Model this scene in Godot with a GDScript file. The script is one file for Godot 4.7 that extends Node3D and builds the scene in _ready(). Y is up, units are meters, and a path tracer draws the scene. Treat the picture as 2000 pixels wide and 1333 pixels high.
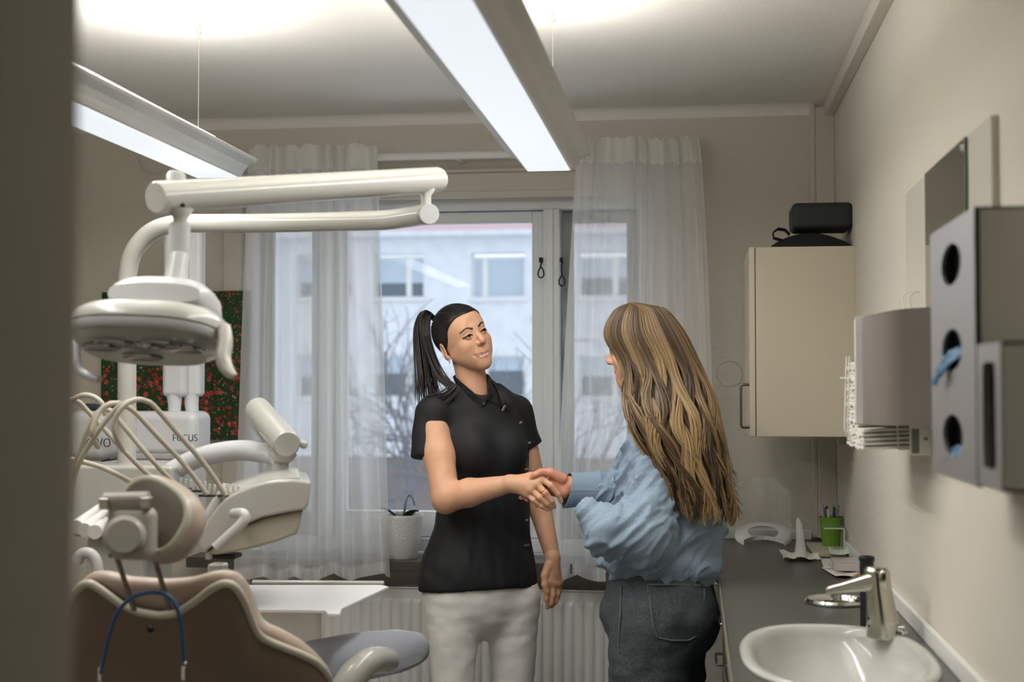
extends Node3D
# A dental treatment room seen from its doorway: two people shake hands in front of the window.

const F := 2700.0                      # focal length in pixels of the 2000x1333 frame
const BACK := 5.3                      # distance of the window wall
const RIGHT := 0.52                    # right wall
const LEFT := -2.95
const CEIL := 2.57
var eye := Vector3(0, 1.5, 0)
var look := Basis()
var used := {}
var M := {}
var rng := RandomNumberGenerator.new()


# ------------------------------------------------------------------ photo pixel -> place
func ray(u: float, v: float) -> Vector3:
	return look * Vector3((u - 1000.0) / F, -(v - 666.5) / F, -1.0)

func px(u: float, v: float, z: float) -> Vector3:      # on the plane at distance z in front of the eye
	var d := ray(u, v)
	return eye + d * (z / -d.z)

func pxx(u: float, v: float, x: float) -> Vector3:     # on a plane of constant x
	var d := ray(u, v)
	return eye + d * ((x - eye.x) / d.x)

func pxy(u: float, v: float, y: float) -> Vector3:     # on a level plane
	var d := ray(u, v)
	return eye + d * ((y - eye.y) / d.y)


# ------------------------------------------------------------------ mesh builder
class Mb:
	var v := PackedVector3Array()
	var n := PackedVector3Array()
	var uv := PackedVector2Array()
	var c := PackedColorArray()
	var ix := PackedInt32Array()
	var xf := Transform3D()
	var col := Color(1, 1, 1)
	var colored := false

	func vert(p: Vector3, nn: Vector3, t := Vector2.ZERO) -> int:
		v.append(xf * p)
		n.append((xf.basis.inverse().transposed() * nn).normalized())
		uv.append(t)
		c.append(col)
		return v.size() - 1

	func tri(a: int, b: int, d: int) -> void:           # counter-clockwise from outside
		ix.append(a); ix.append(d); ix.append(b)

	func quad(a: int, b: int, d: int, e: int) -> void:
		tri(a, b, d); tri(a, d, e)

	func face(ps: Array) -> void:                        # flat convex face, counter-clockwise from outside
		var nn: Vector3 = (ps[1] - ps[0]).cross(ps[2] - ps[0]).normalized()
		var i0 := v.size()
		for p in ps:
			vert(p, nn, Vector2(p.x + p.z, p.y))
		for k in range(1, ps.size() - 1):
			tri(i0, i0 + k, i0 + k + 1)

	func box(at: Vector3, size: Vector3, r := 0.0, seg := 1) -> void:
		var h := size * 0.5
		if r <= 0.0:
			for ax in 3:
				for s in [-1.0, 1.0]:
					var nn := Vector3.ZERO; nn[ax] = s
					var a1 := (ax + 1) % 3
					var a2 := (ax + 2) % 3
					var ids := []
					for q in [[-1, -1], [1, -1], [1, 1], [-1, 1]]:
						var p := Vector3.ZERO
						p[ax] = s * h[ax]; p[a1] = q[0] * h[a1]; p[a2] = q[1] * h[a2]
						ids.append(vert(at + p, nn, Vector2(p[a1], p[a2])))
					if s > 0: quad(ids[0], ids[1], ids[2], ids[3])
					else: quad(ids[0], ids[3], ids[2], ids[1])
			return
		r = minf(r, minf(h.x, minf(h.y, h.z)))
		var w := 2 * (seg + 1)
		for ax in 3:
			for s in [-1.0, 1.0]:
				var a1 := (ax + 1) % 3
				var a2 := (ax + 2) % 3
				var i0 := v.size()
				for j in w:
					for i in w:
						var dd := Vector3.ZERO
						var inn := Vector3.ZERO
						dd[ax] = s; inn[ax] = s * (h[ax] - r)
						for q in 2:
							var k: int = i if q == 0 else j
							var aa: int = a1 if q == 0 else a2
							var lo := k <= seg
							var t: float = (float(k) / seg - 1.0) if lo else float(k - seg - 1) / seg
							dd[aa] = tan(t * PI * 0.25)
							inn[aa] = (-1.0 if lo else 1.0) * (h[aa] - r)
						dd = dd.normalized()
						vert(at + inn + dd * r, dd, Vector2(i, j) / (w - 1.0))
				for j in w - 1:
					for i in w - 1:
						var a := i0 + j * w + i
						if s > 0: quad(a, a + 1, a + w + 1, a + w)
						else: quad(a, a + w, a + w + 1, a + 1)

	# a swept round section; rad is a number or an array; flat squeezes it along an axis
	func tube(pts: Array, rad, sides := 10, caps := true, cols := []) -> void:
		var m := pts.size()
		var up := Vector3.UP
		var t0: Vector3 = (pts[1] - pts[0]).normalized()
		if absf(t0.dot(up)) > 0.9: up = Vector3.RIGHT
		var e := t0.cross(up).normalized()
		var i0 := v.size()
		var len := 0.0
		for k in m:
			var t: Vector3 = (pts[mini(k + 1, m - 1)] - pts[maxi(k - 1, 0)]).normalized()
			e = (e - t * e.dot(t)).normalized()
			var f := t.cross(e)
			var r: float = rad[k] if rad is Array or rad is PackedFloat32Array else rad
			if k > 0: len += pts[k].distance_to(pts[k - 1])
			if cols.size() == m: col = cols[k]
			for s in sides + 1:
				var a := TAU * s / sides
				var d := e * cos(a) + f * sin(a)
				vert(pts[k] + d * r, d, Vector2(float(s) / sides, len))
		var w := sides + 1
		for k in m - 1:
			for s in sides:
				var a := i0 + k * w + s
				quad(a, a + 1, a + w + 1, a + w)
		if caps:
			for k in [0, m - 1]:
				var t: Vector3 = ((pts[1] - pts[0]) if k == 0 else (pts[m - 1] - pts[m - 2])).normalized()
				if k == 0: t = -t
				var cc := vert(pts[k], t)
				var j0 := v.size()
				for s in sides:
					var b: int = i0 + k * w + s
					v.append(v[b]); n.append((xf.basis * t).normalized()); uv.append(Vector2.ZERO); c.append(col)
				for s in sides:
					var a := j0 + s
					var b := j0 + (s + 1) % sides
					if k == 0: tri(cc, b, a)
					else: tri(cc, a, b)

	# profile of [radius, height] turned round the y axis of t; a corner sharper than 35 degrees stays sharp
	func lathe(prof: Array, t := Transform3D(), segs := 28, sx := 1.0, sz := 1.0) -> void:
		var keep := xf
		xf = xf * t
		for k in prof.size() - 1:
			var a: Vector2 = prof[k]
			var b: Vector2 = prof[k + 1]
			var d := (b - a).normalized()
			var na := Vector2(d.y, -d.x)
			var nb := na
			if k > 0:
				var d0: Vector2 = (a - prof[k - 1]).normalized()
				if d0.dot(d) > 0.8: na = (na + Vector2(d0.y, -d0.x)).normalized()
			if k < prof.size() - 2:
				var d1: Vector2 = (prof[k + 2] - b).normalized()
				if d1.dot(d) > 0.8: nb = (nb + Vector2(d1.y, -d1.x)).normalized()
			var i0 := v.size()
			for s in segs + 1:
				var an := TAU * s / segs
				var x := cos(an)
				var z := -sin(an)
				vert(Vector3(a.x * x * sx, a.y, a.x * z * sz), Vector3(na.x * x / sx, na.y, na.x * z / sz), Vector2(float(s) / segs, a.y))
				vert(Vector3(b.x * x * sx, b.y, b.x * z * sz), Vector3(nb.x * x / sx, nb.y, nb.x * z / sz), Vector2(float(s) / segs, b.y))
			for s in segs:
				var q := i0 + s * 2
				quad(q, q + 2, q + 3, q + 1)
		xf = keep

	# closed rings of equal length, smooth normals; caps fan to the ring's centre
	func loft(rings: Array, caps := true, closed := true) -> void:
		var w: int = rings[0].size()
		var i0 := v.size()
		for r in rings.size():
			for s in w:
				vert(rings[r][s], Vector3.UP, Vector2(float(s) / w, float(r) / rings.size()))
		var t0 := ix.size()
		for r in rings.size() - 1:
			for s in (w if closed else w - 1):
				var a := i0 + r * w + s
				var b := i0 + r * w + (s + 1) % w
				quad(a, b, b + w, a + w)
		smooth(i0, t0)
		if caps:
			for k in [0, rings.size() - 1]:
				var cen := Vector3.ZERO
				for p in rings[k]: cen += p
				cen /= w
				var nn: Vector3 = Vector3.ZERO
				for s in w: nn += (rings[k][s] - cen).cross(rings[k][(s + 1) % w] - cen)
				nn = nn.normalized() * (-1.0 if k == 0 else 1.0)
				var cc := vert(cen, nn)
				var j0 := v.size()
				for s in w: vert(rings[k][s], nn)
				for s in w:
					if k == 0: tri(cc, j0 + (s + 1) % w, j0 + s)
					else: tri(cc, j0 + s, j0 + (s + 1) % w)

	func smooth(i0: int, t0: int) -> void:               # area weighted normals for the vertices from i0, triangles from t0
		var acc := PackedVector3Array()
		acc.resize(v.size() - i0)
		for t in range(t0, ix.size(), 3):
			var a := ix[t]
			var b := ix[t + 2]
			var d := ix[t + 1]
			var nn := (v[b] - v[a]).cross(v[d] - v[a])
			acc[a - i0] += nn; acc[b - i0] += nn; acc[d - i0] += nn
		for k in acc.size():
			n[i0 + k] = acc[k].normalized() if acc[k].length_squared() > 1e-20 else Vector3.UP

	# a sheet of rows x columns of points, smooth; thick > 0 gives it a back and an edge
	func sheet(rows: Array, thick := 0.0) -> void:
		var h := rows.size()
		var w: int = rows[0].size()
		var i0 := v.size()
		var t0 := ix.size()
		for r in h:
			for s in w: vert(rows[r][s], Vector3.UP, Vector2(float(s) / (w - 1), float(r) / (h - 1)))
		for r in h - 1:
			for s in w - 1:
				var a := i0 + r * w + s
				quad(a, a + 1, a + w + 1, a + w)
		smooth(i0, t0)
		if thick > 0.0:
			var j0 := v.size()
			for k in h * w:
				v.append(v[i0 + k] - n[i0 + k] * thick); n.append(-n[i0 + k]); uv.append(uv[i0 + k]); c.append(c[i0 + k])
			for r in h - 1:
				for s in w - 1:
					var a := j0 + r * w + s
					quad(a, a + w, a + w + 1, a + 1)
			var rim := []
			for s in w: rim.append(s)
			for r in range(1, h): rim.append(r * w + w - 1)
			for s in range(w - 2, -1, -1): rim.append((h - 1) * w + s)
			for r in range(h - 2, 0, -1): rim.append(r * w)
			for k in rim.size():
				var a: int = rim[k]
				var b: int = rim[(k + 1) % rim.size()]
				var nn := (v[i0 + b] - v[i0 + a]).cross(n[i0 + a]).normalized()
				var q := v.size()
				for p in [v[j0 + a], v[j0 + b], v[i0 + b], v[i0 + a]]:
					v.append(p); n.append(nn); uv.append(Vector2.ZERO); c.append(col)
				quad(q, q + 1, q + 2, q + 3)

	# flat outline (x, y) pushed along z of t by depth, edges rounded by r
	func prism(poly: PackedVector2Array, depth: float, t := Transform3D(), r := 0.0) -> void:
		var keep := xf
		xf = xf * t
		if not Geometry2D.is_polygon_clockwise(poly): pass
		else: poly.reverse()
		var steps := [[0.0, 0.0]]
		if r > 0.0: steps = [[r, 0.0], [r * 0.3, r * 0.3], [0.0, r]]
		var cen_n := PackedVector2Array()
		var cnt := poly.size()
		for k in cnt:
			var d1 := (poly[k] - poly[(k + cnt - 1) % cnt]).normalized()
			var d2 := (poly[(k + 1) % cnt] - poly[k]).normalized()
			var nn := (Vector2(d1.y, -d1.x) + Vector2(d2.y, -d2.x)).normalized()
			cen_n.append(nn / maxf(0.5, nn.dot(Vector2(d1.y, -d1.x))))
		var rings := []
		for s in steps:
			var ring := []
			for k in cnt: ring.append(Vector3(poly[k].x - cen_n[k].x * s[0], poly[k].y - cen_n[k].y * s[0], s[1]))
			rings.append(ring)
		for q in range(steps.size() - 1, -1, -1):
			var s: Array = steps[q]
			var ring := []
			for k in cnt: ring.append(Vector3(poly[k].x - cen_n[k].x * s[0], poly[k].y - cen_n[k].y * s[0], depth - s[1]))
			rings.append(ring)
		for q in rings.size() - 1:
			for k in cnt:
				var k2 := (k + 1) % cnt
				face([rings[q][k], rings[q][k2], rings[q + 1][k2], rings[q + 1][k]])
		for q in [0, rings.size() - 1]:
			var pp := PackedVector2Array()
			for p in rings[q]: pp.append(Vector2(p.x, p.y))
			var tr := Geometry2D.triangulate_polygon(pp)
			var i0 := v.size()
			var nn := Vector3(0, 0, -1) if q == 0 else Vector3(0, 0, 1)
			for p in rings[q]: vert(p, nn, Vector2(p.x, p.y))
			for k in range(0, tr.size(), 3):
				var a := pp[tr[k]]
				var ccw := (pp[tr[k + 1]] - a).cross(pp[tr[k + 2]] - a) > 0
				if ccw == (q != 0): tri(i0 + tr[k], i0 + tr[k + 1], i0 + tr[k + 2])
				else: tri(i0 + tr[k], i0 + tr[k + 2], i0 + tr[k + 1])
		xf = keep

	func ball(at: Vector3, r: Vector3, segs := 16, rot := Basis()) -> void:
		var i0 := v.size()
		var hh := segs / 2
		for j in hh + 1:
			var th := PI * j / hh
			for i in segs + 1:
				var ph := TAU * i / segs
				var d := Vector3(sin(th) * cos(ph), cos(th), -sin(th) * sin(ph))
				vert(at + rot * (d * r), rot * (d / r).normalized(), Vector2(float(i) / segs, float(j) / hh))
		for j in hh:
			for i in segs:
				var a := i0 + j * (segs + 1) + i
				var b := a + segs + 1
				if j > 0: tri(a, b, a + 1)
				if j < hh - 1: tri(a + 1, b, b + 1)

	func add_mesh(m: Mesh, t: Transform3D) -> void:
		for sfc in m.get_surface_count():
			var arr := m.surface_get_arrays(sfc)
			var i0 := v.size()
			var keep := xf
			xf = xf * t
			for k in arr[Mesh.ARRAY_VERTEX].size():
				vert(arr[Mesh.ARRAY_VERTEX][k], arr[Mesh.ARRAY_NORMAL][k])
			xf = keep
			for k in arr[Mesh.ARRAY_INDEX]: ix.append(i0 + k)

	func commit() -> ArrayMesh:
		var a := []
		a.resize(Mesh.ARRAY_MAX)
		a[Mesh.ARRAY_VERTEX] = v
		a[Mesh.ARRAY_NORMAL] = n
		a[Mesh.ARRAY_TEX_UV] = uv
		if colored: a[Mesh.ARRAY_COLOR] = c
		a[Mesh.ARRAY_INDEX] = ix
		var m := ArrayMesh.new()
		m.add_surface_from_arrays(Mesh.PRIMITIVE_TRIANGLES, a)
		return m


# ------------------------------------------------------------------ objects
func numbered(called: String) -> String:
	var k: int = used.get(called, 0)
	used[called] = k + 1
	return called if k == 0 else "%s_%03d" % [called, k]

func tag(o: Node3D, label: String, category: String, group := "", kind := "") -> Node3D:
	if label: o.set_meta("label", label)
	if category: o.set_meta("category", category)
	if group: o.set_meta("group", group)
	if kind: o.set_meta("kind", kind)
	return o

func thing(called: String, label: String, category: String, at := Vector3.ZERO, group := "") -> Node3D:
	var o := Node3D.new()
	o.name = numbered(called)
	add_child(o)
	o.position = at
	tag(o, label, category, group)
	return o

# geometry is given in world axes; the node undoes its parent's place
func obj(called: String, b: Mb, m: Material, parent: Node3D = null) -> MeshInstance3D:
	var o := MeshInstance3D.new()
	o.name = numbered(called) if parent == null else called
	o.mesh = b.commit()
	o.mesh.surface_set_material(0, m)
	if parent == null:
		add_child(o)
	else:
		parent.add_child(o, true)
		o.transform = parent.global_transform.affine_inverse()
	return o

func struct(called: String, b: Mb, m: Material, parent: Node3D = null) -> MeshInstance3D:
	var o := obj(called, b, m, parent)
	if parent == null: o.set_meta("kind", "structure")
	return o

func boxes(list: Array, r := 0.0, seg := 1) -> Mb:        # [[lo, hi], ...]
	var b := Mb.new()
	for e in list:
		b.box((e[0] + e[1]) * 0.5, (e[1] - e[0]).abs(), r, seg)
	return b

func bez(pts: Array, steps := 24) -> Array:               # smooth curve through the points
	var c := Curve3D.new()
	for k in pts.size():
		var a: Vector3 = pts[maxi(k - 1, 0)]
		var d: Vector3 = pts[mini(k + 1, pts.size() - 1)]
		var t := (d - a) / 6.0
		c.add_point(pts[k], -t, t)
	var out := []
	for k in steps + 1:
		out.append(c.samplef(float(k) / steps * (pts.size() - 1)))
	return out

func axis(o: Vector3, up: Vector3, fwd := Vector3.ZERO) -> Transform3D:   # y along up
	var y := up.normalized()
	var x := y.cross(fwd if fwd != Vector3.ZERO else (Vector3.FORWARD if absf(y.z) < 0.9 else Vector3.RIGHT)).normalized()
	return Transform3D(Basis(x, y, x.cross(y)), o)

func fnoise(sd: int, freq: float, oct := 3) -> FastNoiseLite:
	var f := FastNoiseLite.new()
	f.seed = sd
	f.noise_type = FastNoiseLite.TYPE_SIMPLEX_SMOOTH
	f.frequency = freq
	f.fractal_octaves = oct
	return f

func noise_tex(sd: int, freq: float, lo: Color, hi: Color, size := 256, oct := 4) -> NoiseTexture2D:
	var t := NoiseTexture2D.new()
	t.width = size; t.height = size; t.seamless = true
	t.noise = fnoise(sd, freq, oct)
	var g := Gradient.new()
	g.set_color(0, lo); g.set_color(1, hi)
	t.color_ramp = g
	return t

func mat(key: String, c: Color, rough := 0.5, metal := 0.0) -> StandardMaterial3D:
	var m := StandardMaterial3D.new()
	m.resource_name = key
	m.albedo_color = c
	m.roughness = rough
	m.metallic = metal
	M[key] = m
	return m

func relief(m: StandardMaterial3D, t: Texture2D, cm: float, scale: float, sx := 1.0) -> void:
	m.uv1_triplanar = true
	m.uv1_world_triplanar = true
	m.uv1_scale = Vector3(scale * sx, scale, scale * sx)
	m.heightmap_enabled = true
	m.heightmap_texture = t
	m.heightmap_scale = cm

func rgb8(r: int, g: int, b: int) -> Color:
	return Color(r / 255.0, g / 255.0, b / 255.0)


# ------------------------------------------------------------------ scene
func _ready() -> void:
	rng.seed = 7
	set_view()
	set_light()
	materials()
	room()
	outside()
	window()
	curtains()
	radiator()
	ceiling_lights()
	right_side()
	counter()
	counter_things()
	dental_lamp()
	xray_unit()
	delivery_unit()
	dental_chair()
	person_black()
	person_denim()

func set_view() -> void:
	var ph := atan(90.5 / F)
	var th := atan(358.0 / F * cos(ph))
	look = Basis(Vector3.UP, th) * Basis(Vector3.RIGHT, ph)
	var cam := Camera3D.new()
	cam.name = "camera"
	cam.transform = Transform3D(look, eye)
	var at := CameraAttributesPhysical.new()
	at.frustum_focal_length = F / 1333.0 * 24.0
	at.frustum_near = 0.05
	at.frustum_far = 300.0
	at.frustum_focus_distance = 4.4
	at.exposure_aperture = 3.0
	cam.attributes = at
	add_child(cam)
	cam.current = true

func set_light() -> void:
	var e := Environment.new()
	e.background_mode = Environment.BG_SKY
	var sky := Sky.new()
	var sm := ProceduralSkyMaterial.new()          # an even winter overcast
	sm.sky_top_color = Color(0.84, 0.89, 0.95)
	sm.sky_horizon_color = Color(0.85, 0.89, 0.94)
	sm.ground_bottom_color = Color(0.62, 0.65, 0.70)
	sm.ground_horizon_color = Color(0.72, 0.76, 0.81)
	sm.sky_energy_multiplier = 1.0
	sky.sky_material = sm
	e.sky = sky
	e.background_energy_multiplier = 1.75
	e.tonemap_mode = Environment.TONE_MAPPER_LINEAR
	e.tonemap_exposure = 1.0
	e.sdfgi_enabled = true
	e.ssao_enabled = true
	e.ssil_enabled = true
	var w := WorldEnvironment.new()
	w.name = "environment"
	w.environment = e
	add_child(w)

func materials() -> void:
	# woven glass-fibre wallpaper: short ribs in offset rows
	var im := Image.create(128, 128, false, Image.FORMAT_L8)
	for y in 128:
		for x in 128:
			var row := y / 16
			var sx := float((x + (16 if row % 2 else 0)) % 32) / 32.0
			var sy := float(y % 16) / 16.0
			var h := pow(sin(PI * sy), 0.7) * (0.45 + 0.55 * sin(PI * sx))
			im.set_pixel(x, y, Color(h, h, h))
	var weave := ImageTexture.create_from_image(im)
	var wall := mat("wall", rgb8(215, 209, 196), 0.75)
	relief(wall, weave, 0.09, 20.0)
	wall.metallic_specular = 0.35
	mat("ceiling", rgb8(236, 233, 226), 0.9)
	relief(M.ceiling, noise_tex(3, 0.05, Color.BLACK, Color.WHITE), 0.05, 6.0)
	var fl := mat("floor", rgb8(150, 146, 136), 0.45)
	fl.albedo_texture = noise_tex(9, 0.03, Color(0.8, 0.8, 0.8), Color(1, 1, 1))
	fl.uv1_triplanar = true
	fl.uv1_scale = Vector3(2, 2, 2)
	mat("trim", rgb8(210, 202, 190), 0.55)
	mat("paint", rgb8(226, 226, 222), 0.4)
	mat("frame_paint", rgb8(228, 231, 232), 0.45)
	var worn := mat("worn_paint", rgb8(196, 198, 194), 0.6)
	worn.albedo_texture = noise_tex(21, 0.02, Color(0.62, 0.62, 0.6), Color(1, 1, 1), 256, 5)
	worn.uv1_triplanar = true
	worn.uv1_scale = Vector3(3, 0.7, 3)
	var gran := mat("granite", rgb8(150, 145, 138), 0.35)
	gran.albedo_texture = noise_tex(5, 0.12, Color(0.12, 0.11, 0.1), Color(1, 0.98, 0.95), 256, 5)
	gran.uv1_triplanar = true
	gran.uv1_world_triplanar = true
	gran.uv1_scale = Vector3(7, 7, 7)
	var pane := mat("pane", Color(0.95, 0.98, 1.0, 0.04), 0.02)
	pane.transparency = BaseMaterial3D.TRANSPARENCY_ALPHA
	pane.metallic_specular = 0.18
	mat("iron", rgb8(40, 40, 40), 0.45, 0.7)
	mat("steel", rgb8(185, 180, 172), 0.28, 1.0)
	mat("chrome", rgb8(214, 212, 208), 0.08, 1.0)
	mat("plastic_white", rgb8(222, 222, 219), 0.32)
	mat("dental_cream", rgb8(176, 175, 167), 0.27)
	M.dental_cream.clearcoat_enabled = true
	M.dental_cream.clearcoat = 0.4
	M.dental_cream.clearcoat_roughness = 0.12
	mat("dental_white", rgb8(188, 189, 188), 0.3)
	mat("dental_grey", rgb8(172, 169, 158), 0.35)
	mat("black_plastic", rgb8(22, 23, 24), 0.45)
	mat("black_cloth", rgb8(20, 22, 24), 0.9)
	var w := mat("sheer", Color(0.97, 0.97, 0.96, 0.6), 0.9)
	w.transparency = BaseMaterial3D.TRANSPARENCY_ALPHA
	w.backlight_enabled = true
	w.backlight = Color(0.97, 0.97, 0.97)
	w.metallic_specular = 0.1
	var w2 := mat("sheer_tape", Color(0.9, 0.89, 0.86, 0.9), 0.9)
	w2.transparency = BaseMaterial3D.TRANSPARENCY_ALPHA
	w2.backlight_enabled = true
	w2.backlight = Color(0.8, 0.8, 0.78)
	mat("laminate_white", rgb8(206, 196, 176), 0.4)
	var ct := mat("countertop", rgb8(88, 90, 84), 0.32)
	ct.albedo_texture = noise_tex(31, 0.2, Color(0.86, 0.86, 0.86), Color(1, 1, 1))
	ct.uv1_triplanar = true
	ct.uv1_scale = Vector3(3, 3, 3)

func room() -> void:
	var hall_z := -0.92        # the camera stands in the hall, just outside the door opening
	var b := boxes([[Vector3(LEFT - 0.2, -0.1, -BACK - 0.25), Vector3(RIGHT + 0.2, 0, hall_z)]])
	struct("floor", b, M.floor)
	b = boxes([[Vector3(LEFT - 0.2, CEIL, -BACK - 0.25), Vector3(RIGHT + 0.2, CEIL + 0.12, hall_z)]])
	struct("ceiling", b, M.ceiling)
	# window wall: four slabs round the opening
	var x0 := -1.79
	var x1 := -0.165
	var y0 := 0.80
	var y1 := 2.25
	var zf := -BACK
	var zb := -BACK - 0.25
	b = boxes([[Vector3(LEFT - 0.2, 0, zb), Vector3(x0, CEIL, zf)], [Vector3(x1, 0, zb), Vector3(RIGHT + 0.2, CEIL, zf)],
		[Vector3(x0, 0, zb), Vector3(x1, y0, zf)], [Vector3(x0, y1, zb), Vector3(x1, CEIL, zf)]])
	struct("wall_back", b, M.wall)
	b = boxes([[Vector3(RIGHT, 0, zf), Vector3(RIGHT + 0.2, CEIL, hall_z)]])
	struct("wall_right", b, M.wall)
	b = boxes([[Vector3(LEFT - 0.2, 0, zf), Vector3(LEFT, CEIL, hall_z)]])
	struct("wall_left", b, M.wall)
	# the wall with the door opening in which the camera looks
	var edge := px(149, 666, 0.92).x
	b = boxes([[Vector3(-5.0, 0, hall_z), Vector3(edge, CEIL, hall_z + 0.12)], [Vector3(0.44, 0, hall_z), Vector3(5.0, CEIL, hall_z + 0.12)],
		[Vector3(edge, 2.12, hall_z), Vector3(0.44, CEIL, hall_z + 0.12)]])
	struct("wall_front", b, M.wall)
	# the unlit hall behind the camera
	var hz := hall_z + 0.12
	b = boxes([[Vector3(-5.0, -0.1, hz), Vector3(5.0, 0, 5.0)]])
	struct("floor_hall", b, M.floor)
	b = boxes([[Vector3(-5.0, CEIL, hz), Vector3(5.0, CEIL + 0.1, 5.0)]])
	struct("ceiling_hall", b, M.ceiling)
	b = boxes([[Vector3(-5.1, 0, hz), Vector3(-5.0, CEIL, 5.0)], [Vector3(5.0, 0, hz), Vector3(5.1, CEIL, 5.0)], [Vector3(-5.1, 0, 5.0), Vector3(5.1, CEIL, 5.1)]])
	struct("wall_hall", b, M.wall)
	# small cove between ceiling and window wall
	b = Mb.new()
	var ring := []
	for k in 5:
		var a := PI * 0.5 * k / 4
		ring.append(Vector2(0.04 * (1.0 - sin(a)), -0.04 * (1.0 - cos(a))))
	var rows := []
	for q in [LEFT, RIGHT]:
		var row := []
		for p in ring: row.append(Vector3(q, CEIL + p.y, -BACK + p.x))
		rows.append(row)
	b.sheet(rows, 0.002)
	struct("trim_1", b, M.ceiling)
	# boxing along the top of the right wall
	var bx := boxes([[Vector3(RIGHT - 0.036, CEIL - 0.055, -BACK), Vector3(RIGHT, CEIL, -0.92)]], 0.003)
	struct("trim_2", bx, M.trim)
	# cable duct up the corner: broad box and a narrow strip
	bx = boxes([[Vector3(0.452, 0.94, -BACK), Vector3(RIGHT, CEIL - 0.02, -BACK + 0.05)], [Vector3(0.432, 0.94, -BACK), Vector3(0.452, CEIL, -BACK + 0.03)]], 0.003)
	struct("trim_3", bx, M.trim)
	bx = boxes([[Vector3(RIGHT - 0.028, 1.30, -5.0), Vector3(RIGHT, 1.37, -4.93)]], 0.004)
	tag(obj("junction_box", bx, M.trim), "small beige electrical box on wall below the wall cabinet", "electrical box")
	# round blanking plates on the window wall
	for q in [[1425.0, 731.0, 0.049, "flat round wall-coloured cover plate beside the wall cabinet door"], [306.0, 306.0, 0.078, "round vent plate high on the wall behind the hanging light"]]:
		var p := px(q[0], q[1], BACK)
		var d := Mb.new()
		var r: float = q[2]
		d.lathe([Vector2(0, 0.012), Vector2(r * 0.86, 0.012), Vector2(r * 0.92, 0.006), Vector2(r, 0.0)] if q[2] > 0.06 else [Vector2(0, 0.004), Vector2(r * 0.94, 0.004), Vector2(r * 0.96, 0.0015), Vector2(r, 0.004), Vector2(r * 1.03, 0.0)], axis(p, Vector3(0, 0, 1)), 36)
		flip(d)
		tag(obj("wall_plate", d, M.wall if q[2] < 0.06 else M.trim), q[3], "wall plate")
	# the flower picture hung left of the window
	picture()
	plant()

func plant() -> void:
	var p := px(785, 1090, 5.22)
	p.y = 0.846
	var t := thing("orchid_pot", "white textured flower pot with dark orchid leaves on the sill", "potted plant", p)
	var b := Mb.new()
	b.lathe([Vector2(0, 0.001), Vector2(0.058, 0.0), Vector2(0.062, 0.004), Vector2(0.078, 0.10), Vector2(0.0835, 0.158), Vector2(0.084, 0.164), Vector2(0.082, 0.168), Vector2(0.079, 0.166), Vector2(0.074, 0.12), Vector2(0, 0.12)], Transform3D(Basis(), p), 48)
	var pm := mat("pot", rgb8(226, 226, 224), 0.5)
	relief(pm, noise_tex(15, 0.06, Color.BLACK, Color.WHITE), 0.25, 6.0)
	obj("pot", b, pm, t)
	b = Mb.new()
	b.lathe([Vector2(0, 0.13), Vector2(0.074, 0.125)], Transform3D(Basis(), p), 24)
	flip(b)
	obj("bark_mix", b, mat("soil", rgb8(70, 58, 46), 0.95), t)
	var lm := mat("leaf", rgb8(46, 66, 44), 0.35)
	for q in [[Vector3(-0.05, 0.05, 0.03), 0.085, -0.3], [Vector3(0.03, 0.085, 0.0), 0.05, 0.9], [Vector3(0.05, 0.045, 0.05), 0.11, 0.0], [Vector3(-0.02, 0.03, -0.06), 0.08, 0.2], [Vector3(0.06, 0.02, -0.04), 0.09, 0.1]]:
		var d: Vector3 = q[0]
		var base := p + Vector3(0, 0.128, 0)
		var out := Vector3(d.x, 0, d.z).normalized()
		var side := out.cross(Vector3.UP)
		var rows := []
		for j in 9:
			var s := j / 8.0
			var c: Vector3 = base + out * (q[1] * s) + Vector3(0, d.y * sin(s * PI * (0.55 + 0.25 * q[2])) * 1.3, 0)
			var w := 0.02 * sin(PI * (0.08 + 0.9 * s)) + 0.002
			rows.append([c - side * w + Vector3(0, 0.006, 0), c, c + side * w + Vector3(0, 0.006, 0)])
		b = Mb.new()
		b.sheet(rows, 0.0025)
		obj("leaf", b, lm, t)

func flip(b: Mb) -> void:                      # the lathe profile was given from the top down
	for k in range(0, b.ix.size(), 3):
		var t := b.ix[k + 1]
		b.ix[k + 1] = b.ix[k + 2]
		b.ix[k + 2] = t
	for k in b.n.size(): b.n[k] = -b.n[k]

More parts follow.
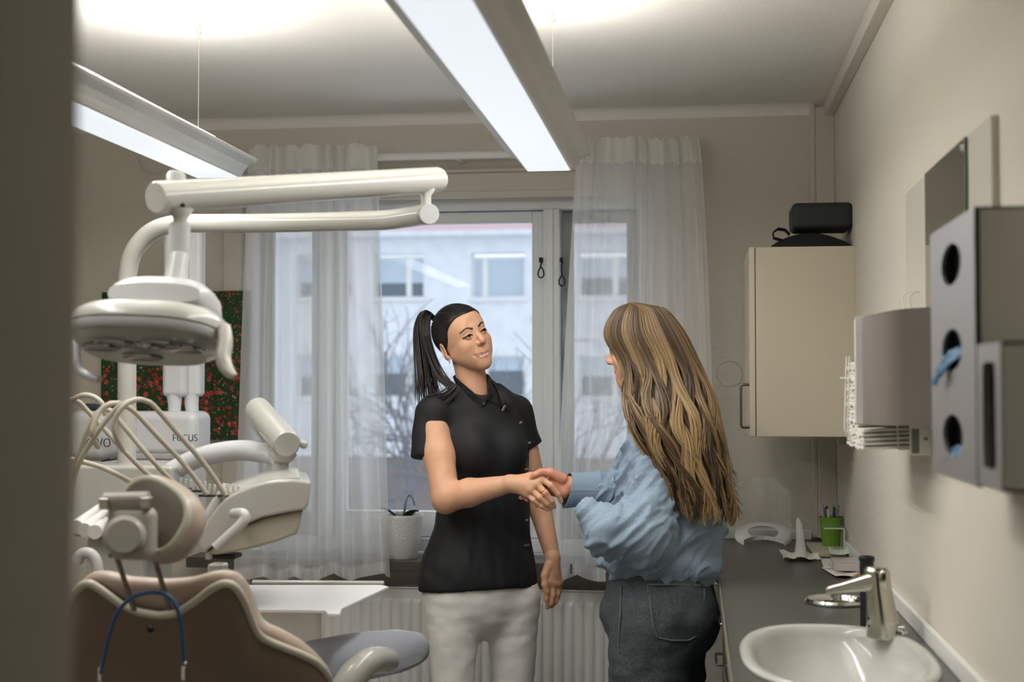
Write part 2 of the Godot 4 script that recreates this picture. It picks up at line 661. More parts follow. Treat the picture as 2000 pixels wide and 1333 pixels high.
func picture() -> void:
	var a := px(199, 571, BACK - 0.03)
	var c := px(470, 860, BACK - 0.03)
	var w := c.x - a.x + 0.03
	var h := a.y - c.y
	var W := 512
	var H := int(512 * h / w)
	var im := Image.create(W, H, false, Image.FORMAT_RGB8)
	var n1 := fnoise(4, 0.03, 4)
	var n2 := fnoise(8, 0.11, 3)
	for y in H:
		for x in W:
			var t := 0.5 + 0.5 * n1.get_noise_2d(x, y * 0.5)
			var s := 0.5 + 0.5 * n2.get_noise_2d(x * 1.6, y * 0.6)
			im.set_pixel(x, y, Color(0.07 + 0.16 * s * t, 0.12 + 0.27 * s * (0.5 + t), 0.05 + 0.06 * t))
	var r := RandomNumberGenerator.new()
	r.seed = 12
	var kinds := [[Color(0.80, 0.16, 0.09), 3.0, 9.0], [Color(0.84, 0.42, 0.13), 2.5, 6.0], [Color(0.62, 0.13, 0.30), 2.0, 6.0], [Color(0.85, 0.30, 0.28), 3.0, 10.0], [Color(0.87, 0.85, 0.72), 1.0, 3.0], [Color(0.32, 0.20, 0.45), 1.5, 4.0], [Color(0.82, 0.70, 0.2), 1.0, 3.5]]
	for k in 1700:
		var x := r.randf() * W
		var y := r.randf() * H
		# kinds grow in drifts
		var q := int(clampf((0.5 + 0.75 * n1.get_noise_2d(x * 0.25 + 300, y * 0.25)) * 7.0 + r.randf_range(-1.6, 1.6), 0, 6))
		var kd: Array = kinds[q]
		var rad := r.randf_range(kd[1], kd[2]) * (0.6 + 0.6 * y / H)
		var cc: Color = kd[0]
		cc = cc * r.randf_range(0.75, 1.1)
		var ph := r.randf() * TAU
		for dy in range(-int(rad) - 1, int(rad) + 2):
			for dx in range(-int(rad) - 1, int(rad) + 2):
				var X := int(x) + dx
				var Y := int(y) + dy
				if X < 0 or Y < 0 or X >= W or Y >= H: continue
				var dd := sqrt(dx * dx + dy * dy)
				var edge := rad * (0.82 + 0.18 * sin(5.0 * atan2(dy, dx) + ph))
				if dd < edge:
					im.set_pixel(X, Y, Color(0.35, 0.22, 0.05) if dd < rad * 0.28 and rad > 4 else cc)
	var m := mat("print", Color(1.0, 1.0, 1.0), 0.6)
	m.albedo_texture = ImageTexture.create_from_image(im)
	var root := thing("flower_picture", "square canvas print of red and orange meadow flowers", "picture", Vector3(a.x + w * 0.5, c.y, -BACK))
	var zf := -BACK + 0.03
	var b := boxes([[Vector3(a.x, c.y, -BACK + 0.001), Vector3(a.x + w, a.y, zf - 0.001)]], 0.003)
	obj("canvas_edge", b, M.black_plastic, root)
	b = Mb.new()
	var i := b.vert(Vector3(a.x, c.y, zf), Vector3(0, 0, 1), Vector2(0, 1))
	b.vert(Vector3(a.x + w, c.y, zf), Vector3(0, 0, 1), Vector2(1, 1))
	b.vert(Vector3(a.x + w, a.y, zf), Vector3(0, 0, 1), Vector2(1, 0))
	b.vert(Vector3(a.x, a.y, zf), Vector3(0, 0, 1), Vector2(0, 0))
	b.quad(i, i + 1, i + 2, i + 3)
	obj("print", b, m, root)

# ------------------------------------------------------------------ beyond the window
func outside() -> void:
	var D := 38.0
	var fac := mat("facade", rgb8(232, 234, 236), 0.9)
	fac.albedo_texture = noise_tex(14, 0.02, Color(0.93, 0.93, 0.94), Color(1, 1, 1))
	fac.uv1_triplanar = true
	fac.uv1_scale = Vector3(0.3, 0.3, 0.3)
	mat("brick_dark", rgb8(128, 112, 104), 0.9)
	mat("roof_red", rgb8(206, 172, 174), 0.8)
	mat("far_glass", rgb8(88, 102, 112), 0.12)
	mat("blind", rgb8(186, 198, 208), 0.7)
	mat("snow", rgb8(238, 240, 244), 0.9)
	mat("hazy_bark", rgb8(122, 121, 124), 0.9)  # bark paled to grey: the haze of distance is put into its colour
	var g := px(900, 1020, D).y - 1.0
	var eave := px(900, 462, D).y
	var base := px(900, 893, D).y
	var bl := thing("apartment_building", "white rendered building with rows of windows across the street", "building", Vector3(-4, g, -D))
	var xa := -26.0
	var xb := 12.0
	# the wall has real openings for its windows
	var wins := []
	for row in [[500.0, 584.0], [693.0, 778.0]]:
		for q in [[400.0, 508.0, 0], [580.0, 688.0, 1], [729.0, 829.0, 1], [921.0, 1026.0, 0], [1130.0, 1235.0, 1], [1310.0, 1415.0, 0]]:
			wins.append([px(q[0], row[1], D), px(q[1], row[0], D), q[2]])
	var y_lo: float = base
	var list := []
	var rows := [[wins[6][0].y, wins[6][1].y], [wins[0][0].y, wins[0][1].y]]
	var y := y_lo
	for rr in rows:
		list.append([Vector3(xa, y, -D - 0.4), Vector3(xb, rr[0], -D)])
		var x := xa
		for k in 6:
			var wn: Array = wins[k + (6 if rr == rows[0] else 0)]
			list.append([Vector3(x, rr[0], -D - 0.4), Vector3(wn[0].x, rr[1], -D)])
			x = wn[1].x
		list.append([Vector3(x, rr[0], -D - 0.4), Vector3(xb, rr[1], -D)])
		y = rr[1]
	list.append([Vector3(xa, y, -D - 0.4), Vector3(xb, eave, -D)])
	obj("wall", boxes(list), fac, bl)
	obj("ground_floor", boxes([[Vector3(xa, g, -D - 8), Vector3(xb, base, -D - 0.12)]]), M.brick_dark, bl)
	for k in wins.size():
		var wn: Array = wins[k]
		var lo: Vector3 = wn[0]
		var hi: Vector3 = wn[1]
		var t := 0.07
		var zz := -D - 0.16
		var mx: float = lerpf(lo.x, hi.x, 0.68 if wn[2] else 0.24)
		var fr := boxes([[Vector3(lo.x, lo.y, zz - 0.06), Vector3(hi.x, lo.y + t, zz)], [Vector3(lo.x, hi.y - t, zz - 0.06), Vector3(hi.x, hi.y, zz)],
			[Vector3(lo.x, lo.y + t, zz - 0.06), Vector3(lo.x + t, hi.y - t, zz)], [Vector3(hi.x - t, lo.y + t, zz - 0.06), Vector3(hi.x, hi.y - t, zz)], [Vector3(mx - 0.08, lo.y + t, zz - 0.06), Vector3(mx + 0.08, hi.y - t, zz)],
			[Vector3(lo.x - 0.05, lo.y - 0.07, zz - 0.06), Vector3(hi.x + 0.05, lo.y, -D + 0.1)]])
		var f := obj("window", fr, M.paint, bl)
		for s in [[lo.x + t, mx - 0.08], [mx + 0.08, hi.x - t]]:
			obj("pane", boxes([[Vector3(s[0], lo.y + t, zz - 0.05), Vector3(s[1], hi.y - t, zz - 0.03)]]), M.far_glass, f)
		var drop: float = [0.45, 0.62, 0.64, 1.0, 0.5, 0.9, 0.3, 0.5, 0.42, 0.35, 0.5, 0.4][k]
		obj("blind", boxes([[Vector3(lo.x + t, hi.y - t - (hi.y - lo.y - 2 * t) * drop, zz - 0.03), Vector3(hi.x - t, hi.y - t, zz - 0.022)]]), M.blind, f)
	var rb := boxes([[Vector3(xa - 0.3, eave, -D - 0.5), Vector3(xb + 0.3, eave + 0.14, -D + 0.35)]])
	obj("gutter", rb, M.facade, bl)
	rb = Mb.new()
	rb.face([Vector3(xa, eave + 0.14, -D + 0.3), Vector3(xb, eave + 0.14, -D + 0.3), Vector3(xb, eave + 3.0, -D - 5.5), Vector3(xa, eave + 3.0, -D - 5.5)])
	rb.face([Vector3(xa, eave + 0.14, -D + 0.3), Vector3(xa, eave + 3.0, -D - 5.5), Vector3(xa, eave + 0.14, -D - 5.5)])
	rb.face([Vector3(xb, eave + 0.14, -D + 0.3), Vector3(xb, eave + 0.14, -D - 5.5), Vector3(xb, eave + 3.0, -D - 5.5)])
	obj("roof", rb, M.roof_red, bl)
	struct("ground", boxes([[Vector3(-40, g - 0.2, -D - 10), Vector3(25, g, -5.9)]]), M.snow)
	# leafless trees in the yard
	for q in [[1030.0, 22.0, 0.0, "bare tree with snowy twigs standing before the white building"], [770.0, 25.0, 1.7, "bare tree with low spreading branches in the snowy yard"], [1190.0, 18.0, 3.3, "bare tree seen through the right curtain in the yard"]]:
		var p := px(q[0], 800, q[1])
		p.y = g
		var b := Mb.new()
		var r := RandomNumberGenerator.new()
		r.seed = int(q[0])
		twig(b, r, p, Vector3(0.05, 1, 0.02), 0.13, 2.3, 0)
		tag(obj("bare_tree", b, M.hazy_bark), q[3], "tree")
	# a clipped dark hedge at the foot of the building
	var hb := Mb.new()
	var r2 := RandomNumberGenerator.new()
	r2.seed = 5
	for k in 1500:
		var p := Vector3(r2.randf_range(-15, 3), g + r2.randf_range(0.1, 1.15), -30 + r2.randf_range(-0.5, 0.5))
		var d := Vector3(r2.randf_range(-1, 1), r2.randf_range(0.2, 1.2), r2.randf_range(-1, 1)).normalized()
		hb.tube([p, p + d * r2.randf_range(0.2, 0.5)], 0.012, 3, false)
	tag(obj("hedge", hb, M.hazy_bark), "low leafless hedge along the foot of the building", "hedge", "", "stuff")

func twig(b: Mb, r: RandomNumberGenerator, p: Vector3, d: Vector3, rad: float, ln: float, depth: int) -> void:
	d = d.normalized()
	var pts := [p]
	var rr := [rad]
	for k in 4:
		d = (d + Vector3(r.randf_range(-0.16, 0.16), r.randf_range(-0.08, 0.14), r.randf_range(-0.16, 0.16))).normalized()
		p += d * ln * 0.25
		pts.append(p)
		rr.append(rad * (1.0 - 0.1 * (k + 1)))
	b.tube(pts, rr, 6 if depth < 2 else 3, false)
	if depth >= 5: return
	var cnt := 3 if depth < 4 else 4
	for k in cnt:
		var side := d.cross(Vector3(r.randf_range(-1, 1), r.randf_range(-1, 1), r.randf_range(-1, 1))).normalized()
		var at: Vector3 = pts[4 - (k % 3)]
		twig(b, r, at, d + side * r.randf_range(0.4, 1.0), rad * r.randf_range(0.45, 0.66), ln * r.randf_range(0.6, 0.85), depth + 1)

# ------------------------------------------------------------------ window
func window() -> void:
	var x0 := -1.79
	var x1 := -0.165
	var zf := -BACK - 0.04
	var root := Node3D.new()
	root.name = "window_1"
	root.position = Vector3((x0 + x1) * 0.5, 0.86, -BACK)
	root.set_meta("kind", "structure")
	add_child(root)
	# outer frame with a mullion
	var y0 := 0.86
	var y1 := 2.25
	var m0 := -0.584
	var m1 := -0.521
	var n0 := -1.480
	var n1 := -1.424
	var b := boxes([[Vector3(x0, y0, zf - 0.12), Vector3(x0 + 0.05, y1, zf)], [Vector3(x1 - 0.05, y0, zf - 0.12), Vector3(x1, y1, zf)],
		[Vector3(x0 + 0.05, y1 - 0.055, zf - 0.12), Vector3(x1 - 0.05, y1, zf)], [Vector3(x0 + 0.05, y0, zf - 0.12), Vector3(x1 - 0.05, y0 + 0.05, zf)], [Vector3(m0, y0 + 0.05, zf - 0.12), Vector3(m1, y1 - 0.055, zf + 0.012)], [Vector3(n0, y0 + 0.05, zf - 0.12), Vector3(n1, y1 - 0.055, zf + 0.012)],
		[Vector3(m0 + 0.012, y0 + 0.05, zf + 0.012), Vector3(m0 + 0.04, y1 - 0.055, zf + 0.02)]], 0.004)
	obj("window_frame", b, M.frame_paint, root)
	# two sashes set back in it
	for q in [[x0 + 0.053, n0 - 0.003, M.worn_paint, -0.03], [n1 + 0.003, m0 - 0.003, M.frame_paint, 0.0], [m1 + 0.003, x1 - 0.053, M.worn_paint, -0.03]]:
		var zz: float = zf - 0.03 + q[3]
		var s := 0.046
		var a: float = q[0]
		var c: float = q[1]
		var lo := y0 + 0.052
		var hi := y1 - 0.058
		var sb := boxes([[Vector3(a, lo, zz - 0.04), Vector3(a + s, hi, zz)], [Vector3(c - s, lo, zz - 0.04), Vector3(c, hi, zz)], [Vector3(a + s, hi - s, zz - 0.04), Vector3(c - s, hi, zz)], [Vector3(a + s, lo, zz - 0.04), Vector3(c - s, lo + 0.10, zz)]], 0.004)
		var sash := obj("sash", sb, q[2], root)
		obj("pane", boxes([[Vector3(a + s, lo + 0.10, zz - 0.026), Vector3(c - s, hi - s, zz - 0.022)]]), M.pane, sash)
	# casing boards above the opening and their ledge
	b = boxes([[Vector3(x0 - 0.07, 2.25, -BACK), Vector3(x1 + 0.07, 2.335, -BACK + 0.012)], [Vector3(x0 - 0.07, 2.335, -BACK), Vector3(x1 + 0.07, 2.35, -BACK + 0.022)], [Vector3(x0 - 0.07, 2.236, -BACK), Vector3(x1 + 0.07, 2.262, -BACK + 0.026)],
		[Vector3(x0 - 0.07, y0, -BACK), Vector3(x0, 2.236, -BACK + 0.014)], [Vector3(x1, y0, -BACK), Vector3(x1 + 0.07, 2.236, -BACK + 0.014)]], 0.003)
	obj("casing", b, M.trim, root)
	# stay hooks hanging on the mullion
	for q in [[1056.0, 508.0, 533.0], [1097.0, 508.0, 549.0]]:
		var p := px(q[0], q[1], BACK + 0.01)
		var e := px(q[0] + 1, q[2], BACK + 0.01)
		var hk := Mb.new()
		hk.box(p + Vector3(0, 0, -0.01), Vector3(0.014, 0.02, 0.03), 0.003)
		hk.tube(bez([p, p + Vector3(0.004, -0.012, 0.012), p + Vector3(0.0, -0.024, 0.008), e + Vector3(0, 0.022, 0.008)], 10), 0.0035, 8)
		var lp := []
		for k in 17:
			var an := TAU * k / 16
			lp.append(e + Vector3(sin(an) * 0.011 * (1.0 - 0.35 * cos(an)), cos(an) * 0.02, 0.008))
		hk.tube(lp, 0.003, 8, false)
		obj("hook", hk, M.iron, root)
	# granite sill on the apron
	b = boxes([[Vector3(-1.95, 0.806, -BACK - 0.12), Vector3(0.02, 0.846, -5.14)]], 0.004)
	struct("trim_4", b, M.granite)

func curtains() -> void:
	var rail := thing("curtain_rail", "white double curtain rail above the window", "curtain rail", Vector3(-0.9, 2.35, -BACK))
	var ya := px(900, 305, 5.22).y
	for q in [[5.19, 0.0], [5.15, -0.012]]:
		obj("track", boxes([[Vector3(-1.9, ya - 0.011 + q[1], -q[0] - 0.009), Vector3(0.0, ya + 0.011 + q[1], -q[0] + 0.009)]], 0.003), M.paint, rail)
	for x in [-1.84, -0.9, -0.05]:
		obj("bracket", boxes([[Vector3(x - 0.012, ya - 0.018, -BACK + 0.0), Vector3(x + 0.012, ya - 0.010, -5.145)]], 0.002), M.paint, rail)
	# each curtain: folds run down from a pleated tape; the hem swings a little wider than the top
	var list := [
		[[487.0, 736.0, 285.0], [456.0, 762.0, 1128.0], 8.0, 1.3, "sheer white curtain drawn to the side behind the dental lamp"],
		[[1130.0, 1364.0, 270.0], [1079.0, 1402.0, 1124.0], 7.5, 4.1, "sheer white curtain behind the blonde person"]]
	for q in list:
		var a: Array = q[0]
		var c: Array = q[1]
		var n1 := fnoise(int(q[3] * 10), 1.0, 2)
		var root := thing("curtain", q[4], "curtain", px((a[0] + a[1]) * 0.5, c[2], 5.17), "sheer curtains at the window")
		var rows := []
		var tape := []
		var N := 180
		var R := 70
		for r in R + 1:
			var t := float(r) / R
			var row := []
			for k in N + 1:
				var s := float(k) / N
				var warp := s + 0.028 * sin(s * 17.0 + q[3]) + 0.03 * n1.get_noise_2d(s * 3.1, q[3]) * (1.0 if s > 0.02 and s < 0.98 else 0.0)
				var flare := pow(t, 0.85)
				var u0: float = lerpf(a[0], c[0], flare)
				var u1: float = lerpf(a[1], c[1], flare)
				if q[3] > 2.0 and s > 0.5: u1 = lerpf(a[1], c[1], pow(t, 0.6))
				var ph: float = warp * TAU * q[2] + 0.8 * sin(t * 2.2 + s * 9.0)
				var amp := 0.03 + 0.012 * n1.get_noise_2d(s * 5.0, t * 1.5 + 9.0)
				amp *= lerpf(0.75, 1.15, t)
				var fold := sin(ph) + 0.35 * sin(2.0 * ph + 1.0) * smoothstep(0.05, 0.5, t)
				var zz := 5.085 - fold * amp
				var su := (s + 0.010 * cos(ph) * (1.0 if s > 0.01 and s < 0.99 else 0.0))
				var vt: float = a[2] + 8.0 * n1.get_noise_2d(s * 14.0, 3.0) + (1.0 * sin(ph))
				var vb: float = c[2] + 7.0 * sin(ph * 0.5 + 1.0) + (6.0 if s < 0.5 else 0.0)
				row.append(px(lerpf(u0, u1, su), lerpf(vt, vb, t), zz))
			if t <= 0.066: tape.append(row)
			if t >= 0.057: rows.append(row)
		var b := Mb.new()
		b.sheet(rows)
		obj("cloth", b, M.sheer, root)
		b = Mb.new()
		b.sheet(tape)
		obj("heading_tape", b, M.sheer_tape, root)
		b = Mb.new()
		var hem := []
		for row in rows.slice(rows.size() - 3): 
			var h := []
			for p in row: h.append(p + Vector3(0, 0, 0.001))
			hem.append(h)
		b.sheet(hem)
		obj("hem", b, M.sheer, root)

func radiator() -> void:
	var xa := -1.425
	var xb := -0.30
	var y1 := 0.733
	var y0 := 0.16
	var root := thing("radiator", "white ribbed panel radiator under the window", "radiator", Vector3(-0.85, y0, -BACK))
	var rows := []
	var pitch := 0.0388
	for y in [y0, y0 + 0.03, y0 + 0.045, y1 - 0.06, y1 - 0.045, y1 - 0.035, y1]:
		var row := []
		var flat: bool = y < y0 + 0.035 or y > y1 - 0.05
		var x := xa
		while x < xb - 0.001:
			for q in [[0.0, 0.0], [0.07, 0.0], [0.2, 0.012], [0.8, 0.012], [0.93, 0.0]]:
				row.append(Vector3(x + q[0] * pitch, y, -5.215 + (0.0 if flat else q[1])))
			x += pitch
		row.append(Vector3(xb, y, -5.215))
		rows.append(row)
	var b := Mb.new()
	b.sheet(rows, 0.0015)
	obj("front_panel", b, M.paint, root)
	obj("rear_panel", boxes([[Vector3(xa, y0, -5.288), Vector3(xb, y1, -5.28)]], 0.002), M.paint, root)
	obj("side_panel", boxes([[Vector3(xa - 0.004, y0, -5.288), Vector3(xa, y1 + 0.004, -5.208)]], 0.001), M.paint, root)
	obj("side_panel", boxes([[Vector3(xb, y0, -5.288), Vector3(xb + 0.004, y1 + 0.004, -5.208)]], 0.001), M.paint, root)
	var g := Mb.new()
	g.box(Vector3((xa + xb) * 0.5, y1 + 0.002, -5.212), Vector3(xb - xa, 0.006, 0.008), 0.002)
	g.box(Vector3((xa + xb) * 0.5, y1 + 0.002, -5.284), Vector3(xb - xa, 0.006, 0.008), 0.002)
	for k in 56:
		g.box(Vector3(xa + 0.01 + k * 0.02, y1 + 0.002, -5.248), Vector3(0.004, 0.005, 0.066))
	obj("top_grille", g, M.paint, root)
	for x in [xa + 0.2, xb - 0.2]:
		obj("wall_bracket", boxes([[Vector3(x, y0 + 0.05, -BACK), Vector3(x + 0.03, y1 - 0.05, -5.286)]]), M.paint, root)

# ------------------------------------------------------------------ hanging lights
func ceiling_lights() -> void:
	var glow := mat("lamp_diffuser", rgb8(235, 238, 240), 0.5)
	glow.emission_enabled = true
	glow.emission = Color(0.93, 0.96, 1.0)
	glow.emission_energy_multiplier = 0.8
	mat("lamp_metal", rgb8(208, 207, 202), 0.3)
	for q in [[-0.428, -4.07, 1.95, "white linear light hanging over the two people, with a cord pull"], [-1.45, -4.07, 1.95, "white linear light hanging over the dental chair"]]:
		var x: float = q[0]
		var z0: float = q[1]
		var ln: float = q[2]
		var y := 2.145
		var root := thing("pendant_light", q[3], "light", Vector3(x, y, z0 + ln * 0.5), "linear pendant lights")
		# housing: an extruded winged profile
		var prof := PackedVector2Array([Vector2(0.064, 0.0), Vector2(0.070, 0.002), Vector2(0.078, 0.012), Vector2(0.082, 0.02), Vector2(0.095, 0.034), Vector2(0.118, 0.046), Vector2(0.124, 0.052), Vector2(0.118, 0.058), Vector2(0.085, 0.066), Vector2(0.06, 0.07),
			Vector2(-0.06, 0.07), Vector2(-0.085, 0.066), Vector2(-0.118, 0.058), Vector2(-0.124, 0.052), Vector2(-0.118, 0.046), Vector2(-0.095, 0.034), Vector2(-0.082, 0.02), Vector2(-0.078, 0.012), Vector2(-0.070, 0.002), Vector2(-0.064, 0.0)])
		var b := Mb.new()
		# drawn as two half shells open at the bottom, so the diffuser sits between its lips
		b.prism(prof, ln, Transform3D(Basis(), Vector3(x, y, z0)))
		obj("housing", b, M.lamp_metal, root)
		for zz in [z0 - 0.006, z0 + ln]:
			var eb := Mb.new()
			eb.prism(prof, 0.006, Transform3D(Basis(), Vector3(x, y - 0.001, zz)))
			obj("end_cap", eb, M.lamp_metal, root)
		obj("lamp_diffuser", boxes([[Vector3(x - 0.063, y - 0.003, z0 + 0.006), Vector3(x + 0.063, y + 0.0, z0 + ln - 0.006)]], 0.001), glow, root)
		obj("upper_diffuser", boxes([[Vector3(x - 0.07, y + 0.071, z0 + 0.22), Vector3(x + 0.07, y + 0.086, z0 + ln - 0.22)]], 0.001), glow, root)
		for zz in [z0 + 0.28, z0 + ln - 0.28]:
			var cb := Mb.new()
			cb.tube([Vector3(x + 0.04, y + 0.066, zz), Vector3(x + 0.04, CEIL - 0.03, zz)], 0.0012, 6)
			obj("cable", cb, M.steel, root)
			cb = Mb.new()
			cb.tube([Vector3(x + 0.04, CEIL, zz), Vector3(x + 0.04, CEIL - 0.035, zz)], 0.004, 8)
			var lp := []
			for k in 13: lp.append(Vector3(x + 0.04 + sin(TAU * k / 12) * 0.006, CEIL - 0.045 + cos(TAU * k / 12) * 0.01, zz))
			cb.tube(lp, 0.0018, 6, false)
			obj("ceiling_hook", cb, M.steel, root)
		var dn := AreaLight3D.new()
		dn.name = "light_down"
		dn.area_size = Vector2(0.12, ln - 0.04)
		dn.light_energy = 1.25
		dn.light_color = Color(1.0, 0.99, 0.98)
		dn.shadow_enabled = true
		dn.area_range = 12.0
		dn.transform = Transform3D(Basis(Vector3.RIGHT, -PI / 2), Vector3(0, -0.006, 0))
		root.add_child(dn)
		var up := AreaLight3D.new()
		up.name = "light_up"
		up.area_size = Vector2(0.12, ln - 0.46)
		up.light_energy = 1.45
		up.light_color = Color(1.0, 0.99, 0.97)
		up.shadow_enabled = true
		up.area_range = 12.0
		up.transform = Transform3D(Basis(Vector3.RIGHT, PI / 2), Vector3(0, 0.089, 0))
		root.add_child(up)
		if x > -1.0:
			var p := Mb.new()
			p.ball(px(820, 47, 2.52), Vector3.ONE * 0.006, 10)
			p.tube([px(820, 47, 2.52), Vector3(x - 0.066, y + 0.001, px(820, 47, 2.52).z)], 0.0012, 6)
			obj("pull_bead", p, mat("bead", rgb8(96, 40, 40), 0.4), root)


# ------------------------------------------------------------------ right wall and worktop
# ring of faces from a rectangle to an ellipse in it: a plate with a hole. Plane through o, axes ex, ey (ex x ey points out)
func holed(b: Mb, o: Vector3, ex: Vector3, ey: Vector3, hw: float, hh: float, rx: float, ry: float, deep: float, round_hole := true, pw := 2.0) -> void:
	var N := 32
	var nn := ex.cross(ey).normalized()
	var outer := []
	var inner := []
	for k in N:
		var a := TAU * k / N
		var c := cos(a)
		var s := sin(a)
		var m := 1.0 / maxf(absf(c), absf(s))
		outer.append(o + ex * (c * m * hw) + ey * (s * m * hh))
		var ex2 := pw if round_hole else 10.0
		var e := 1.0 / pow(pow(absf(c), ex2) + pow(absf(s), ex2), 1.0 / ex2)
		inner.append(o + ex * (c * e * rx) + ey * (s * e * ry))
	for k in N:
		var q := (k + 1) % N
		b.face([outer[k], outer[q], inner[q], inner[k]])
		b.face([inner[k], inner[q], inner[q] - nn * deep, inner[k] - nn * deep])

func right_side() -> void:
	# board with a mirror
	var z0 := -3.436
	var z1 := -2.457
	var yt := 1.97
	var yb := 1.12
	var t := thing("wall_board", "white board fixed on the right wall behind the mirror", "board", Vector3(RIGHT, 1.5, -2.9))
	obj("panel", boxes([[Vector3(RIGHT - 0.013, 1.42, z0), Vector3(RIGHT, yt, z1)]], 0.002), mat("board", rgb8(206, 200, 188), 0.35), t)
	var mt := thing("wall_mirror", "frameless mirror with green glass edge on the white board", "mirror", Vector3(RIGHT - 0.015, 1.5, -2.9))
	obj("glass_edge", boxes([[Vector3(RIGHT - 0.0185, 1.44, -3.115), Vector3(RIGHT - 0.0135, 1.969, -2.66)]], 0.0008), mat("green_glass", rgb8(60, 92, 78), 0.1), mt)
	obj("mirror_face", boxes([[Vector3(RIGHT - 0.0192, 1.442, -3.113), Vector3(RIGHT - 0.0186, 1.967, -2.662)]]), mat("mirror", rgb8(225, 230, 225), 0.02, 1.0), mt)
	obj("clip", boxes([[Vector3(RIGHT - 0.022, 1.945, -2.69), Vector3(RIGHT - 0.0187, 1.957, -2.68)]], 0.001), M.chrome, mt)

	# towel dispenser: convex cover over a pale back shell
	var dc := mat("dispenser_cover", rgb8(132, 122, 116), 0.38)
	var dt := thing("towel_dispenser", "taupe convex paper towel dispenser on the wall", "dispenser", Vector3(RIGHT, 1.42, -3.15))
	var rows := []
	for j in 3:
		var row := []
		for k in 15:
			var s := float(k) / 14
			# outline in plan: from the wall at the near end round to the far end
			var an := s * PI
			var cx := RIGHT - 0.145 * pow(sin(clampf(an, 0.0, PI)), 0.42)
			var cz := -3.155 + 0.13 * cos(an)
			var top := 1.672 - 0.016 * pow(absf(cx - RIGHT) / 0.145, 2.0)
			row.append(Vector3(cx, [1.418, 1.55, top][j], cz))
		rows.append(row)
	var b := Mb.new()
	b.sheet(rows, 0.004)
	obj("cover", b, dc, dt)
	b = Mb.new()
	var poly := PackedVector2Array()
	for k in 15:
		var an := PI * k / 14
		poly.append(Vector2(RIGHT - 0.141 * pow(sin(an), 0.42), -3.155 + 0.126 * cos(an)))
	b.prism(poly, 0.006, Transform3D(Basis(Vector3.RIGHT, Vector3.BACK, Vector3.DOWN), Vector3(0, 1.66, 0)))
	obj("lid", b, dc, dt)
	b = boxes([[Vector3(RIGHT - 0.150, 1.416, -3.325), Vector3(RIGHT, 1.66, -3.292)]], 0.006, 2)
	obj("back_shell", b, mat("cream_shell", rgb8(214, 200, 172), 0.4), dt)
	obj("edge_strip", boxes([[Vector3(RIGHT - 0.151, 1.416, -3.292), Vector3(RIGHT - 0.02, 1.664, -3.283)]], 0.001), M.plastic_white, dt)
	for q in [1769.0, 1782.0]:
		var h := Mb.new()
		var p := pxx(q, 592, RIGHT - 0.03)
		h.tube(bez([p + Vector3(0, -0.02, 0), p + Vector3(-0.006, 0.014, 0), p + Vector3(0.01, 0.026, 0), p + Vector3(0.03, 0.02, 0)], 10), 0.0022, 6)
		tag(obj("wall_hook", h, M.plastic_white), "small white hook behind the top of the towel dispenser", "hook", "white hooks on the wall")

	# folded towels in a wire rack under and beyond the dispenser
	var rk := thing("towel_rack", "white wire rack holding the folded paper towels", "rack", Vector3(0.42, 1.36, -3.34))
	var wire = M.plastic_white
	for z in [-3.47, -3.40]:
		b = Mb.new()
		b.tube([Vector3(0.368, 1.575, z), Vector3(0.362, 1.40, z), Vector3(0.372, 1.362, z), Vector3(RIGHT, 1.362, z)], 0.0022, 6)
		obj("wire", b, wire, rk)
	b = Mb.new()
	b.tube([Vector3(0.445, 1.42, -3.165), Vector3(0.447, 1.362, -3.165), Vector3(RIGHT, 1.362, -3.165)], 0.0022, 6)
	obj("wire", b, wire, rk)
	b = Mb.new()
	b.tube([Vector3(0.356, 1.523, -3.50), Vector3(0.366, 1.52, -3.38)], 0.0022, 6)
	obj("wire", b, wire, rk)
	var pm := mat("paper", rgb8(228, 225, 216), 0.85)
	var r := RandomNumberGenerator.new()
	r.seed = 3
	for k in 21:
		var y := 1.366 + k * 0.0096
		var far := -3.50 + r.randf_range(-0.006, 0.006)
		var near := (-3.17 if k < 5 else -3.30) + r.randf_range(-0.004, 0.004)
		var xl := 0.371 + r.randf_range(-0.004, 0.004) + (0.004 if k > 17 else 0.0)
		var rr := []
		for j in 9:
			var zz := lerpf(near, far, j / 8.0)
			var row := []
			for i in 4:
				row.append(Vector3(lerpf(xl, 0.50, i / 3.0), y + 0.003 * sin(j * 1.9 + k * 0.25) * (1.0 if j > 0 else 0.4) + 0.002 * i, zz))
			rr.append(row)
		b = Mb.new()
		b.sheet(rr, 0.0062)
		tag(obj("paper_towel", b, pm), "white folded paper towel stacked in the wire rack", "paper towel", "folded paper towels in the rack")
	# small instruction card
	var ca := thing("wall_card", "small grey and white instruction card under the towel dispenser", "card", Vector3(RIGHT, 1.35, -2.9))
	obj("card", boxes([[Vector3(0.462, 1.352, -3.105), Vector3(0.508, 1.43, -3.101)]], 0.001), pm, ca)
	obj("print", boxes([[Vector3(0.466, 1.356, -3.101), Vector3(0.482, 1.41, -3.1005)], [Vector3(0.492, 1.385, -3.101), Vector3(0.500, 1.391, -3.1005)]]), mat("grey_print", rgb8(120, 120, 120), 0.8), ca)

	# glove dispenser with three round openings
	var gx := 0.40
	var gz0 := -2.432
	var gz1 := -2.058
	var gy0 := 1.357
	var gy1 := 1.761
	var gp := mat("glove_plate", rgb8(196, 195, 192), 0.38, 0.9)      # satin steel all round
	var gh := thing("glove_dispenser", "grey triple glove dispenser with three round openings in its front", "glove dispenser", Vector3(RIGHT, gy0, -2.24))
	b = Mb.new()
	var mid := (gz0 + gz1) * 0.5
	var cell := (gy1 - gy0) / 6.0
